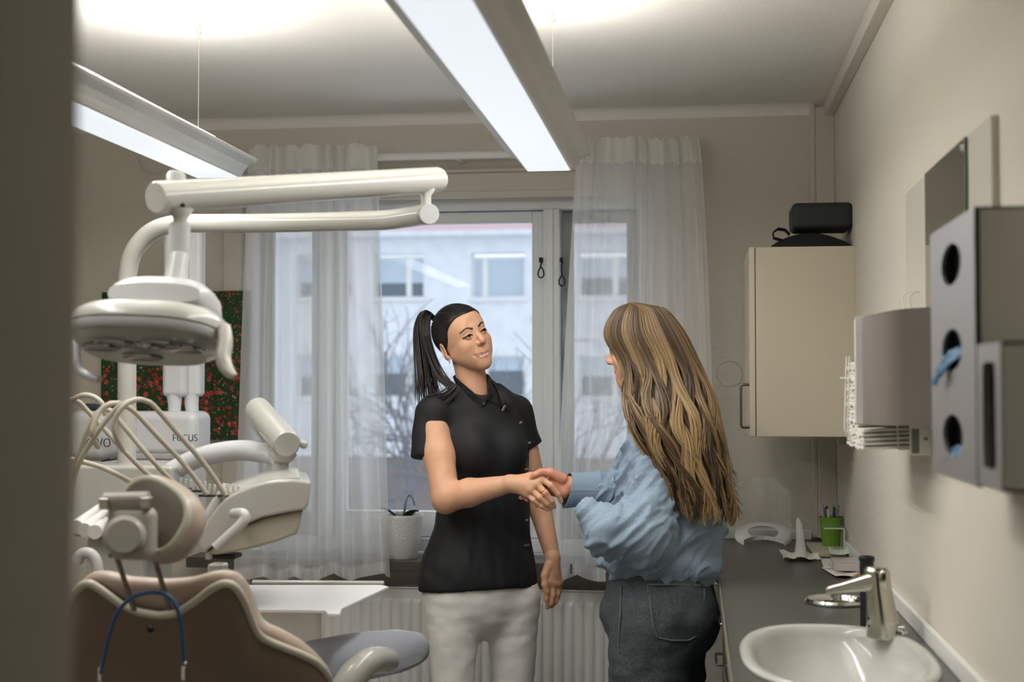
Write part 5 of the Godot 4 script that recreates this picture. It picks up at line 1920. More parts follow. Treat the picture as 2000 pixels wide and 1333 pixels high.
# ------------------------------------------------------------------ smooth bodies: a distance field meshed as surface nets
class Field:
	var o: Vector3
	var h: float
	var nx: int
	var ny: int
	var nz: int
	var d := PackedFloat32Array()

	func _init(lo: Vector3, hi: Vector3, cell: float) -> void:
		o = lo
		h = cell
		nx = int(ceil((hi.x - lo.x) / cell)) + 1
		ny = int(ceil((hi.y - lo.y) / cell)) + 1
		nz = int(ceil((hi.z - lo.z) / cell)) + 1
		d.resize(nx * ny * nz)
		d.fill(9.0)

	func span(lo: Vector3, hi: Vector3) -> Array:
		var a := ((lo - o) / h).floor()
		var b := ((hi - o) / h).ceil()
		return [maxi(0, int(a.x)), maxi(0, int(a.y)), maxi(0, int(a.z)), mini(nx - 1, int(b.x)), mini(ny - 1, int(b.y)), mini(nz - 1, int(b.z))]

	# tapered capsule; w and f squeeze it along the direction w by the factor f
	func cone(a: Vector3, b: Vector3, ra: float, rb: float, k := 0.02, w := Vector3.ZERO, f := 1.0, sub := false) -> void:
		var m := maxf(ra, rb) + k + 3.0 * h
		var s := span(Vector3(minf(a.x, b.x), minf(a.y, b.y), minf(a.z, b.z)) - Vector3.ONE * m, Vector3(maxf(a.x, b.x), maxf(a.y, b.y), maxf(a.z, b.z)) + Vector3.ONE * m)
		var ab := b - a
		var il := 1.0 / maxf(ab.length_squared(), 1e-12)
		var dr := rb - ra
		var sq := 1.0 / f - 1.0
		var flat := w != Vector3.ZERO
		var i4 := 0.25 / maxf(k, 1e-6)
		var x0: int = s[0]
		var x1: int = s[3]
		for z in range(s[2], s[5] + 1):
			for y in range(s[1], s[4] + 1):
				var i := (z * ny + y) * nx + x0
				var p := Vector3(o.x + x0 * h, o.y + y * h, o.z + z * h) - a
				for x in range(x0, x1 + 1):
					var q := p
					if flat: q += w * (p.dot(w) * sq)
					var t := clampf(q.dot(ab) * il, 0.0, 1.0)
					var e := (q - ab * t).length() - (ra + dr * t)
					var c := d[i]
					if sub:
						e = -e
						var g := k - absf(c - e)
						d[i] = maxf(c, e) + (g * g * i4 if g > 0.0 else 0.0)
					else:
						var g := k - absf(c - e)
						d[i] = minf(c, e) - (g * g * i4 if g > 0.0 else 0.0)
					i += 1
					p.x += h

	func ell(c: Vector3, r: Vector3, k := 0.02, bas := Basis(), sub := false) -> void:
		var ex := Vector3.ZERO
		for j in 3:
			ex[j] = sqrt(pow(bas.x[j] * r.x, 2) + pow(bas.y[j] * r.y, 2) + pow(bas.z[j] * r.z, 2)) + k + 3.0 * h
		var s := span(c - ex, c + ex)
		var inv := bas.transposed()
		var ir := Vector3.ONE / r
		var st := (inv * Vector3(h, 0, 0)) * ir
		var i4 := 0.25 / maxf(k, 1e-6)
		var x0: int = s[0]
		var x1: int = s[3]
		for z in range(s[2], s[5] + 1):
			for y in range(s[1], s[4] + 1):
				var i := (z * ny + y) * nx + x0
				var q := (inv * (Vector3(o.x + x0 * h, o.y + y * h, o.z + z * h) - c)) * ir
				for x in range(x0, x1 + 1):
					var k0 := q.length()
					var e := k0 * (k0 - 1.0) / maxf((q * ir).length(), 1e-6)
					var v := d[i]
					if sub:
						e = -e
						var g := k - absf(v - e)
						d[i] = maxf(v, e) + (g * g * i4 if g > 0.0 else 0.0)
					else:
						var g := k - absf(v - e)
						d[i] = minf(v, e) - (g * g * i4 if g > 0.0 else 0.0)
					i += 1
					q += st

	func chain(pts: Array, rad: Array, k := 0.01, w := Vector3.ZERO, f := 1.0) -> void:
		for j in pts.size() - 1: cone(pts[j], pts[j + 1], rad[j], rad[j + 1], k, w, f)

	func clip(p: Vector3, n: Vector3) -> void:             # keeps what lies behind the plane
		var i := 0
		for z in nz:
			for y in ny:
				var e := (Vector3(o.x, o.y + y * h, o.z + z * h) - p).dot(n)
				for x in nx:
					if e > d[i]: d[i] = e
					e += n.x * h
					i += 1

	func apply(fn: Callable) -> void:                       # d = max(d, fn(point)) near the surface
		var i := 0
		for z in nz:
			for y in ny:
				for x in nx:
					if d[i] < 3.0 * h: d[i] = maxf(d[i], fn.call(Vector3(o.x + x * h, o.y + y * h, o.z + z * h)))
					i += 1

	func at(p: Vector3) -> float:
		var q := (p - o) / h
		if q.x < 0 or q.y < 0 or q.z < 0 or q.x >= nx - 1 or q.y >= ny - 1 or q.z >= nz - 1: return 9.0
		var b := q.floor()
		var f := q - b
		var i := (int(b.z) * ny + int(b.y)) * nx + int(b.x)
		var w := nx * ny
		return lerpf(lerpf(lerpf(d[i], d[i + 1], f.x), lerpf(d[i + nx], d[i + nx + 1], f.x), f.y), lerpf(lerpf(d[i + w], d[i + w + 1], f.x), lerpf(d[i + w + nx], d[i + w + nx + 1], f.x), f.y), f.z)

	func hit(from: Vector3, dir: Vector3, t0: float, t1: float) -> Vector3:   # first place where a ray meets the surface
		dir = dir.normalized()
		var t := t0
		while t < t1:
			if at(from + dir * t) < 0.0:
				return from + dir * t
			t += 0.0015
		return Vector3.INF

	# to triangles, in b; shape(p, n) -> moved point, paint(p) -> colour
	func mesh(b: Mb, tr := Transform3D(), relax := 1, paint = null, shape = null) -> void:
		var id := PackedInt32Array()
		id.resize(nx * ny * nz)
		id.fill(-1)
		var vs := PackedVector3Array()
		var w := nx * ny
		var offs := PackedInt32Array([0, 1, nx, nx + 1, w, w + 1, w + nx, w + nx + 1])
		var ed := [[0, 1], [2, 3], [4, 5], [6, 7], [0, 2], [1, 3], [4, 6], [5, 7], [0, 4], [1, 5], [2, 6], [3, 7]]
		var cells := PackedInt32Array()
		for z in nz - 1:
			for y in ny - 1:
				var i := (z * ny + y) * nx
				for x in nx - 1:
					var c := d[i]
					if c < 4.0 * h and c > -4.0 * h:
						var s := c < 0.0
						if (d[i + 1] < 0.0) != s or (d[i + nx] < 0.0) != s or (d[i + w] < 0.0) != s or (d[i + nx + 1] < 0.0) != s or (d[i + w + 1] < 0.0) != s or (d[i + w + nx] < 0.0) != s or (d[i + w + nx + 1] < 0.0) != s:
							var acc := Vector3.ZERO
							var cnt := 0
							for e in ed:
								var a0: int = e[0]
								var a1: int = e[1]
								var d0 := d[i + offs[a0]]
								var d1 := d[i + offs[a1]]
								if (d0 < 0.0) != (d1 < 0.0):
									var t := d0 / (d0 - d1)
									acc += Vector3(a0 & 1, (a0 >> 1) & 1, a0 >> 2).lerp(Vector3(a1 & 1, (a1 >> 1) & 1, a1 >> 2), t)
									cnt += 1
							id[i] = vs.size()
							vs.append(o + (Vector3(x, y, z) + acc / cnt) * h)
							cells.append(i)
					i += 1
		var q := PackedInt32Array()
		for i in cells:
			var x := i % nx
			var y := (i / nx) % ny
			var z := i / w
			var s := d[i] < 0.0
			if y > 0 and z > 0 and (d[i + 1] < 0.0) != s:
				if s: q.append_array([id[i - nx - w], id[i - w], id[i], id[i - nx]])
				else: q.append_array([id[i - nx - w], id[i - nx], id[i], id[i - w]])
			if x > 0 and z > 0 and (d[i + nx] < 0.0) != s:
				if s: q.append_array([id[i - 1 - w], id[i - 1], id[i], id[i - w]])
				else: q.append_array([id[i - 1 - w], id[i - w], id[i], id[i - 1]])
			if x > 0 and y > 0 and (d[i + w] < 0.0) != s:
				if s: q.append_array([id[i - 1 - nx], id[i - nx], id[i], id[i - 1]])
				else: q.append_array([id[i - 1 - nx], id[i - 1], id[i], id[i - nx]])
		for it in relax:
			var sum := PackedVector3Array()
			var num := PackedInt32Array()
			sum.resize(vs.size())
			num.resize(vs.size())
			for k in range(0, q.size(), 4):
				for j in 4:
					var a := q[k + j]
					var c := q[k + (j + 1) % 4]
					if a < 0 or c < 0: continue
					sum[a] += vs[c]; num[a] += 1
					sum[c] += vs[a]; num[c] += 1
			for k in vs.size():
				if num[k] > 0: vs[k] = vs[k].lerp(sum[k] / num[k], 0.5)
		if shape != null:
			var nn := PackedVector3Array()
			nn.resize(vs.size())
			for k in range(0, q.size(), 4):
				if q[k] < 0 or q[k + 1] < 0 or q[k + 2] < 0 or q[k + 3] < 0: continue
				var f := (vs[q[k + 2]] - vs[q[k]]).cross(vs[q[k + 3]] - vs[q[k + 1]])
				for j in 4: nn[q[k + j]] += f
			for k in vs.size(): vs[k] = shape.call(vs[k], nn[k].normalized())
		var i0 := b.v.size()
		var t0 := b.ix.size()
		for k in vs.size():
			if paint != null: b.col = paint.call(vs[k])
			b.vert(tr * vs[k], Vector3.UP, Vector2(vs[k].x, vs[k].y))
		for k in range(0, q.size(), 4):
			if q[k] < 0 or q[k + 1] < 0 or q[k + 2] < 0 or q[k + 3] < 0: continue
			b.quad(i0 + q[k], i0 + q[k + 1], i0 + q[k + 2], i0 + q[k + 3])
		b.smooth(i0, t0)


func lin(r: int, g: int, b: int) -> Color:        # vertex colours are linear
	return rgb8(r, g, b).srgb_to_linear()

func seg_dist(p: Vector2, pts: Array) -> float:
	var m := 9.0
	for k in pts.size() - 1:
		var a: Vector2 = pts[k]
		var ab: Vector2 = pts[k + 1] - a
		var t := clampf((p - a).dot(ab) / ab.length_squared(), 0.0, 1.0)
		m = minf(m, (p - a - ab * t).length())
	return m

# a head in its own axes: x towards its left ear, y up, z forward
func head_field(cell: float) -> Field:
	var f := Field.new(Vector3(-0.095, -0.135, -0.125), Vector3(0.095, 0.135, 0.13), cell)
	f.ell(Vector3(0, 0.032, -0.010), Vector3(0.074, 0.086, 0.094), 0.0)
	f.ell(Vector3(0, -0.016, 0.028), Vector3(0.058, 0.088, 0.062), 0.03)
	f.ell(Vector3(0, 0.045, 0.045), Vector3(0.054, 0.045, 0.043), 0.03)
	for s in [-1.0, 1.0]:
		f.cone(Vector3(s * 0.043, -0.042, 0.004), Vector3(s * 0.012, -0.092, 0.060), 0.021, 0.015, 0.026)
		f.ell(Vector3(s * 0.037, -0.022, 0.0615), Vector3(0.021, 0.019, 0.021), 0.018)
	for s in [-1.0, 1.0]: f.ell(Vector3(s * 0.040, -0.048, 0.040), Vector3(0.017, 0.022, 0.022), 0.03)
	f.ell(Vector3(0, -0.093, 0.064), Vector3(0.016, 0.014, 0.014), 0.022)
	f.ell(Vector3(0, -0.060, 0.066), Vector3(0.031, 0.028, 0.020), 0.024)
	f.cone(Vector3(-0.026, 0.026, 0.077), Vector3(0.026, 0.026, 0.077), 0.011, 0.011, 0.02)
	f.cone(Vector3(0, 0.016, 0.084), Vector3(0, -0.020, 0.105), 0.0075, 0.0095, 0.012)
	f.ell(Vector3(0, -0.025, 0.103), Vector3(0.0105, 0.009, 0.0105), 0.006)
	for s in [-1.0, 1.0]:
		f.ell(Vector3(s * 0.0118, -0.028, 0.092), Vector3(0.0075, 0.007, 0.009), 0.006)
		f.ell(Vector3(s * 0.0055, -0.0345, 0.101), Vector3(0.003, 0.003, 0.0045), 0.002, Basis(), true)
		f.ell(Vector3(s * 0.031, 0.006, 0.098), Vector3(0.0165, 0.0092, 0.017), 0.011, Basis(), true)
		f.ell(Vector3(s * 0.0305, 0.0045, 0.0775), Vector3(0.0125, 0.0125, 0.0122), 0.0015)
		f.chain([Vector3(s * 0.0185, 0.0045, 0.0865), Vector3(s * 0.025, 0.0100, 0.0892), Vector3(s * 0.033, 0.0108, 0.0888), Vector3(s * 0.0435, 0.0040, 0.0815)], [0.0022, 0.0034, 0.0034, 0.0022], 0.003)
		f.chain([Vector3(s * 0.0185, 0.0030, 0.0865), Vector3(s * 0.027, -0.0015, 0.0888), Vector3(s * 0.035, -0.0015, 0.0875), Vector3(s * 0.0435, 0.0030, 0.0815)], [0.002, 0.0028, 0.0028, 0.002], 0.003)
		var eb := Basis(Vector3.UP, s * 0.35) * Basis(Vector3.RIGHT, -0.2)
		f.ell(Vector3(s * 0.077, -0.012, -0.014), Vector3(0.007, 0.031, 0.0185), 0.004, eb)
		f.ell(Vector3(s * 0.084, -0.008, -0.008), Vector3(0.005, 0.019, 0.0105), 0.003, eb, true)
		f.ell(Vector3(s * 0.0755, -0.036, -0.004), Vector3(0.006, 0.009, 0.008), 0.004, eb)
	# smiling mouth: opening, upper teeth, lips
	f.ell(Vector3(0, -0.0665, 0.0910), Vector3(0.0270, 0.0066, 0.016), 0.003, Basis(), true)
	f.ell(Vector3(0, -0.0635, 0.0705), Vector3(0.0250, 0.0095, 0.0145), 0.0012)
	f.chain([Vector3(-0.0300, -0.0570, 0.0705), Vector3(-0.018, -0.0610, 0.0815), Vector3(-0.005, -0.0615, 0.0875), Vector3(0.005, -0.0615, 0.0875), Vector3(0.018, -0.0610, 0.0815), Vector3(0.0300, -0.0570, 0.0705)], [0.0015, 0.0024, 0.0032, 0.0032, 0.0024, 0.0015], 0.004)
	f.chain([Vector3(-0.0300, -0.0575, 0.0705), Vector3(-0.018, -0.0720, 0.0800), Vector3(0, -0.0760, 0.0850), Vector3(0.018, -0.0720, 0.0800), Vector3(0.0300, -0.0575, 0.0705)], [0.0015, 0.0030, 0.0042, 0.0030, 0.0015], 0.004)
	# folds from the nose wings past the mouth corners
	for s in [-1.0, 1.0]:
		for q in [[Vector3(s * 0.0185, -0.029, 0.0925), Vector3(s * 0.029, -0.043, 0.0880)], [Vector3(s * 0.029, -0.043, 0.0880), Vector3(s * 0.0355, -0.059, 0.0790)]]:
			f.cone(q[0], q[1], 0.0022, 0.0022, 0.006, Vector3.ZERO, 1.0, true)
	return f

func face_paint(p: Vector3) -> Color:
	var skin := lin(222, 172, 140)
	var n := 0.5 + 0.5 * sin(p.x * 240.0 + sin(p.y * 190.0)) * sin(p.y * 210.0 + p.z * 170.0)
	var c := skin * (0.97 + 0.05 * n)
	var x := absf(p.x)
	var q := Vector2(x, p.y)
	# blush of the cheeks and nose tip
	c = c.lerp(lin(218, 150, 122), 0.32 * exp(-(q - Vector2(0.040, -0.024)).length_squared() / 0.0003) + 0.3 * exp(-(Vector3(p.x, p.y + 0.025, p.z - 0.105)).length_squared() / 0.0002))
	if p.z > 0.05:
		var up := [Vector2(0.0, -0.0548), Vector2(0.018, -0.0542), Vector2(0.0300, -0.0505)]
		var lo := [Vector2(0.0, -0.0700), Vector2(0.018, -0.0658), Vector2(0.0300, -0.0510)]
		var mq := Vector2(x, p.y + 0.0065)
		var uy := lerpf(-0.0550, -0.0505, pow(clampf(x / 0.030, 0.0, 1.0), 2.2))
		var ly := lerpf(-0.0695, -0.0505, pow(clampf(x / 0.030, 0.0, 1.0), 2.0))
		if seg_dist(mq, up) < 0.0030: c = c.lerp(lin(176, 104, 92), 0.8)
		if seg_dist(mq, lo) < 0.0040: c = c.lerp(lin(188, 112, 98), 0.8)
		if x < 0.0280 and mq.y < uy - 0.0012 and mq.y > ly + 0.0022:
			c = lin(236, 231, 222) if mq.y > -0.0650 and x < 0.0240 else lin(70, 30, 28)
			if absf(fmod(x + 0.0042, 0.0084) - 0.0042) < 0.0005 and x > 0.001: c = lin(190, 176, 164)
		# brows
		var bd := seg_dist(q, [Vector2(0.0135, 0.0235), Vector2(0.026, 0.0300), Vector2(0.036, 0.0310), Vector2(0.050, 0.0240)])
		var bw := lerpf(0.0029, 0.0012, clampf((x - 0.014) / 0.036, 0.0, 1.0))
		if bd < bw: c = lin(44, 30, 24)
		elif bd < bw + 0.0012: c = c.lerp(lin(44, 30, 24), 0.5)
		# eyes
		var ec := Vector3(signf(p.x) * 0.0305, 0.0045, 0.0775)
		if (p - ec).length() < 0.0135 and p.y < 0.0084 and p.y > -0.0008 and absf(x - 0.0305) < 0.0118 and p.z > 0.080:
			var g := Vector2(p.x - signf(p.x) * 0.0305 - 0.0012, p.y - 0.0045).length()
			c = lin(190, 178, 168)
			if g < 0.0066: c = lin(44, 27, 19)
			if g < 0.0036: c = lin(12, 9, 8)
		if seg_dist(q, [Vector2(0.0185, 0.0045), Vector2(0.025, 0.0082), Vector2(0.033, 0.0088), Vector2(0.0462, 0.0046)]) < 0.0024: c = lin(22, 15, 14)
		if seg_dist(q, [Vector2(0.028, 0.0002), Vector2(0.035, 0.0000), Vector2(0.0435, 0.0034)]) < 0.0012: c = c.lerp(lin(60, 40, 32), 0.7)
	return c

func skin_paint(p: Vector3) -> Color:
	var n := 0.5 + 0.5 * sin(p.x * 140.0 + sin(p.y * 90.0)) * sin(p.y * 110.0 + p.z * 95.0)
	return lin(222, 171, 138) * (0.95 + 0.07 * n)

# strands: a lock is a thin tapering tube
func lock(b: Mb, pts: Array, r: float, c0: Color, c1: Color, steps := 20, sides := 5) -> void:
	var cv := bez(pts, steps)
	var rad := []
	var cols := []
	for k in steps + 1:
		var t := float(k) / steps
		rad.append(r * (0.55 + 0.45 * sin(PI * minf(t * 1.6, 1.0) * 0.5)) * (1.0 - 0.8 * pow(t, 5.0)))
		cols.append(c0.lerp(c1, t))
	b.tube(cv, rad, sides, false, cols)


# ------------------------------------------------------------------ the dark-haired person in the black tunic
func hand_field(f: Field, wrist: Vector3, knuckles: Array, fingers: Array, thumb: Array, rw: float, fr := 0.0092) -> void:
	# palm: from the wrist to each knuckle; then one chain per finger, rooted in the palm
	for k in knuckles.size():
		f.cone(wrist, knuckles[k], rw, 0.0125, 0.014)
	for k in knuckles.size() - 1:
		f.cone(knuckles[k], knuckles[k + 1], 0.0115, 0.0115, 0.008)
	for k in fingers.size():
		var ch: Array = [knuckles[k]] + fingers[k]
		var s: float = [1.0, 1.05, 1.0, 0.88][k]
		var rad := []
		for j in ch.size(): rad.append(fr * s * [1.08, 1.0, 0.93, 0.80, 0.7][j])
		f.chain(ch, rad, 0.0035)
	if thumb.size():
		var rad := []
		for j in thumb.size(): rad.append([0.016, 0.0125, 0.0108, 0.0090, 0.008][j])
		f.chain(thumb, rad, 0.006)

func trunk(body: Mb, spine: Array, rad: Array, shoulders: Array, legs: Array) -> void:
	var lo := Vector3(9, 0.04, 9)
	var hi := Vector3(-9, 0, -9)
	for p in spine + shoulders + legs[0] + legs[1]:
		lo = Vector3(minf(lo.x, p.x - 0.14), lo.y, minf(lo.z, p.z - 0.14))
		hi = Vector3(maxf(hi.x, p.x + 0.14), maxf(hi.y, p.y + 0.08), maxf(hi.z, p.z + 0.14))
	var f := Field.new(lo, hi, 0.016)
	f.chain(spine, rad, 0.03)
	for s in shoulders: f.cone(spine[0] + Vector3(0, -0.04, 0), s, 0.04, 0.036, 0.03)
	for l in legs:
		f.cone(spine[-1], l[0], 0.08, 0.075, 0.03)
		f.cone(l[0], l[1], 0.075, 0.048, 0.02)
		f.cone(l[1], Vector3(l[1].x, 0.08, l[1].z), 0.048, 0.036, 0.02)
	f.mesh(body, Transform3D(), 1, skin_paint)

func person_black() -> void:
	var floor_at := px(935, 1100, 4.45)
	var root := thing("person", "person in a black button tunic and white trousers shaking hands", "person", Vector3(floor_at.x, 0, floor_at.z))
	var skin := mat("skin", Color.WHITE, 0.5)
	skin.vertex_color_use_as_albedo = true
	skin.subsurf_scatter_enabled = true
	skin.subsurf_scatter_strength = 0.12
	skin.metallic_specular = 0.45
	var body := Mb.new()
	body.colored = true
	var to_cam := Vector3(0.165, 0, 0.986)
	# ---- head
	var hb := Basis(to_cam, deg_to_rad(23.0)) * Basis(Vector3.UP, deg_to_rad(9.5 + 32.0)) * Basis(Vector3.RIGHT, deg_to_rad(2.0))
	var ht := Transform3D(hb, px(905, 665, 4.44))
	var hf := head_field(0.0019)
	hf.mesh(body, ht, 1, face_paint)
	# ---- neck and upper chest
	var nb := px(932, 790, 4.47)
	var f := Field.new(px(870, 850, 4.60) - Vector3(0.06, 0, 0), px(1010, 690, 4.34) + Vector3(0.02, 0, 0.04), 0.006)
	f.cone(ht * Vector3(0, -0.045, -0.012), nb + Vector3(0, -0.01, 0), 0.047, 0.054, 0.01)
	f.cone(ht * Vector3(-0.03, -0.05, -0.02), nb + Vector3(0.0, -0.015, 0.045), 0.018, 0.014, 0.02)
	f.ell(nb + Vector3(0.0, -0.045, 0.0), Vector3(0.13, 0.05, 0.075), 0.04, Basis(Vector3.UP, 0.5))
	f.mesh(body, Transform3D(), 1, skin_paint)
	# ---- right arm, bent across the front
	var sh_r := px(843, 808, 4.37)
	var el_r := px(872, 972, 4.27)
	var wr_r := px(1000, 945, 4.215)
	f = Field.new(px(790, 1030, 4.40), px(1020, 780, 4.14), 0.0065)
	f.chain([sh_r, sh_r.lerp(el_r, 0.5), el_r + Vector3(-0.004, 0.01, 0)], [0.050, 0.049, 0.044], 0.02)
	f.cone(el_r + Vector3(0.004, -0.004, 0.0), el_r.lerp(wr_r, 0.35), 0.042, 0.043, 0.02)
	f.cone(el_r.lerp(wr_r, 0.35), wr_r, 0.043, 0.0265, 0.015)
	f.ell(el_r + Vector3(-0.006, -0.014, 0.0), Vector3(0.036, 0.036, 0.034), 0.02)
	f.mesh(body, Transform3D(), 1, skin_paint)
	# ---- right hand in the handshake
	var hz := 4.205
	f = Field.new(px(968, 1012, hz + 0.07), px(1115, 905, hz - 0.06), 0.0026)
	f.cone(el_r.lerp(wr_r, 0.72), wr_r, 0.0302, 0.0262, 0.004)
	var kn := pp([[1058, 936, hz], [1048, 946, hz - 0.008], [1037, 956, hz - 0.008], [1028, 964, hz]])
	hand_field(f, px(996, 945, hz + 0.008), kn,
		[pp([[1076, 949, hz - 0.012], [1090, 966, hz - 0.004], [1096, 980, hz + 0.006]]), pp([[1065, 963, hz - 0.018], [1077, 979, hz - 0.008], [1082, 990, hz + 0.004]]),
		pp([[1054, 972, hz - 0.018], [1068, 985, hz - 0.008], [1077, 992, hz + 0.004]]), pp([[1042, 977, hz - 0.012], [1057, 989, hz - 0.006], [1070, 996, hz + 0.003]])],
		pp([[1012, 938, hz + 0.012], [1036, 931, hz + 0.024], [1058, 928, hz + 0.034], [1076, 934, hz + 0.042]]), 0.019)
	f.mesh(body, Transform3D(), 1, skin_paint)
	# ---- left arm hanging
	var sh_l := px(1010, 806, 4.55)
	var el_l := px(1043, 948, 4.60)
	var wr_l := px(1079, 1088, 4.53)
	f = Field.new(px(985, 1110, 4.68), px(1110, 785, 4.44), 0.0065)
	f.chain([sh_l, el_l], [0.047, 0.040], 0.02)
	f.cone(el_l, el_l.lerp(wr_l, 0.3), 0.038, 0.039, 0.02)
	f.cone(el_l.lerp(wr_l, 0.3), wr_l, 0.039, 0.0255, 0.015)
	f.mesh(body, Transform3D(), 1, skin_paint)
	hz = 4.52
	f = Field.new(px(1040, 1205, hz + 0.08), px(1115, 1070, hz - 0.07), 0.0026)
	f.cone(el_l.lerp(wr_l, 0.8), wr_l, 0.027, 0.0252, 0.004)
	kn = pp([[1071, 1136, hz - 0.024], [1079, 1141, hz - 0.016], [1087, 1142, hz - 0.002], [1092, 1138, hz + 0.014]])
	hand_field(f, px(1079, 1090, hz), kn,
		[pp([[1068, 1156, hz - 0.028], [1067, 1170, hz - 0.026], [1070, 1180, hz - 0.018]]), pp([[1080, 1162, hz - 0.018], [1077, 1178, hz - 0.014], [1069, 1187, hz - 0.008]]),
		pp([[1089, 1160, hz - 0.002], [1085, 1176, hz + 0.0], [1077, 1185, hz + 0.002]]), pp([[1093, 1154, hz + 0.016], [1089, 1168, hz + 0.016], [1082, 1177, hz + 0.014]])],
		pp([[1072, 1105, hz - 0.018], [1064, 1124, hz - 0.032], [1064, 1142, hz - 0.036], [1068, 1156, hz - 0.034]]), 0.0175)
	f.mesh(body, Transform3D(), 1, skin_paint)
	# the trunk that joins them, inside the clothes
	trunk(body, [nb, px(943, 880, 4.46), px(946, 985, 4.47), px(934, 1110, 4.46)], [0.05, 0.085, 0.08, 0.095], [sh_r, sh_l], [[px(884, 1168, 4.41), px(886, 1370, 4.40)], [px(1000, 1168, 4.51), px(1003, 1370, 4.53)]])
	obj("body", body, skin, root)

	# ---- tunic
	var fw := Vector3(sin(deg_to_rad(32.0)), 0, cos(deg_to_rad(32.0)))
	var sd := Vector3(fw.z, 0, -fw.x)
	var cloth := mat("tunic_black", rgb8(18, 19, 22), 0.72)
	relief(cloth, noise_tex(41, 0.25, Color.BLACK, Color.WHITE), 0.02, 14.0)
	f = Field.new(px(780, 1180, 4.72), px(1080, 735, 4.14), 0.008)
	var hip := px(934, 1128, 4.46)
	var wst := px(946, 985, 4.46)
	var bst := px(943, 880, 4.45)
	f.cone(hip + Vector3(0, -0.05, 0), hip, 0.197, 0.195, 0.02, fw, 0.66)
	f.cone(hip, wst, 0.195, 0.148, 0.03, fw, 0.66)
	f.cone(wst, bst, 0.148, 0.152, 0.03, fw, 0.68)
	f.cone(bst, px(936, 822, 4.46), 0.152, 0.135, 0.03, fw, 0.66)
	for s in [-1.0, 1.0]:
		f.ell(bst + sd * (s * 0.062) + fw * 0.066 + Vector3(0, 0.0, 0), Vector3(0.058, 0.066, 0.055), 0.05)
	f.cone(nb + Vector3(0, 0.008, -0.005), sh_r + Vector3(0.012, 0.006, 0), 0.060, 0.050, 0.04)
	f.cone(nb + Vector3(0, 0.008, -0.005), sh_l + Vector3(-0.012, 0.006, 0), 0.060, 0.048, 0.04)
	# sleeves, cut square
	var se_r := px(838, 915, 4.34)
	f.cone(sh_r + Vector3(0, 0.004, 0), se_r, 0.057, 0.062, 0.022)
	var se_l := px(1036, 885, 4.585)
	f.cone(sh_l, se_l, 0.052, 0.052, 0.02)
	var dr := (se_r - sh_r).normalized()
	var cut_r := px(838, 896, 4.34)
	var dl := (se_l - sh_l).normalized()
	var cut_l := px(1034, 872, 4.58)
	var hem := px(934, 1143, 4.46)
	var neck_c := nb + Vector3(0, 0.05, 0.02)
	var vtip := px(945, 783, 4.36)
	f.apply(func(p: Vector3) -> float:
		var e := (hem.y + 0.012 * cos((p - hem).dot(sd) * 8.0) - 0.012) - p.y
		if (p - sh_r).dot(sd) < -0.005 and (p - cut_r).length() < 0.11: e = maxf(e, (p - cut_r).dot(dr))
		if (p - sh_l).dot(sd) > 0.005 and (p - cut_l).length() < 0.10: e = maxf(e, (p - cut_l).dot(dl))
		return e)
	# neck opening with a small notch in front
	f.cone(neck_c + Vector3(0, -0.045, -0.004), neck_c + Vector3(0, 0.06, -0.01), 0.057, 0.075, 0.008, Vector3.ZERO, 1.0, true)
	f.cone(vtip + Vector3(0, 0.008, 0.02), vtip + Vector3(-0.012, 0.07, -0.04), 0.010, 0.045, 0.006, Vector3.ZERO, 1.0, true)
	var n1 := fnoise(61, 6.0, 2)
	var n2 := fnoise(62, 15.0, 2)
	var tm := Mb.new()
	f.mesh(tm, Transform3D(), 1, null, func(p: Vector3, n: Vector3) -> Vector3:
		# slanting drags from the bust, soft vertical folds below the waist
		var a := n1.get_noise_3d(p.x * 1.0 + p.y * 0.8, p.y * 0.5, p.z)
		var v := n2.get_noise_3d(p.x, p.y * 0.18, p.z)
		var low := smoothstep(0.05, -0.25, p.y - bst.y)
		return p + n * ((0.009 * a + 0.007 * v * low) * smoothstep(0.0, 0.06, p.y - hem.y + 0.01)))
	obj("tunic", tm, cloth, root)
	# stand collar
	var cl := Mb.new()
	var rows := []
	var lowl := pp([[893, 752, 4.44], [900, 762, 4.395], [911, 770, 4.375], [922, 777, 4.365], [934, 782, 4.36], [945, 787, 4.357]])
	var topl := pp([[886, 735, 4.45], [897, 745, 4.40], [911, 756, 4.378], [919, 764, 4.366], [924, 771, 4.36], [945, 781, 4.357]])
	var lr := bez(lowl, 16)
	var tl := bez(topl, 16)
	var ra := []
	var rb := []
	for k in 17:
		ra.append(lr[k]); rb.append(tl[k])
	cl.sheet([ra, rb], 0.004)
	lr = bez(pp([[943, 787, 4.356], [955, 779, 4.37], [964, 768, 4.40], [966, 756, 4.45]]), 12)
	tl = bez(pp([[943, 781, 4.356], [954, 770, 4.37], [956, 756, 4.40], [953, 734, 4.45]]), 12)
	cl.sheet([lr, tl], 0.004)
	lr = bez(pp([[893, 752, 4.44], [905, 748, 4.53], [940, 746, 4.55], [966, 756, 4.45]]), 12)
	tl = bez(pp([[886, 735, 4.45], [900, 728, 4.52], [935, 726, 4.535], [953, 734, 4.45]]), 12)
	cl.sheet([lr, tl], 0.004)
	obj("collar", cl, cloth, root)
	# metal press studs down the side closure
	var sm := mat("stud", rgb8(190, 178, 162), 0.25, 1.0)
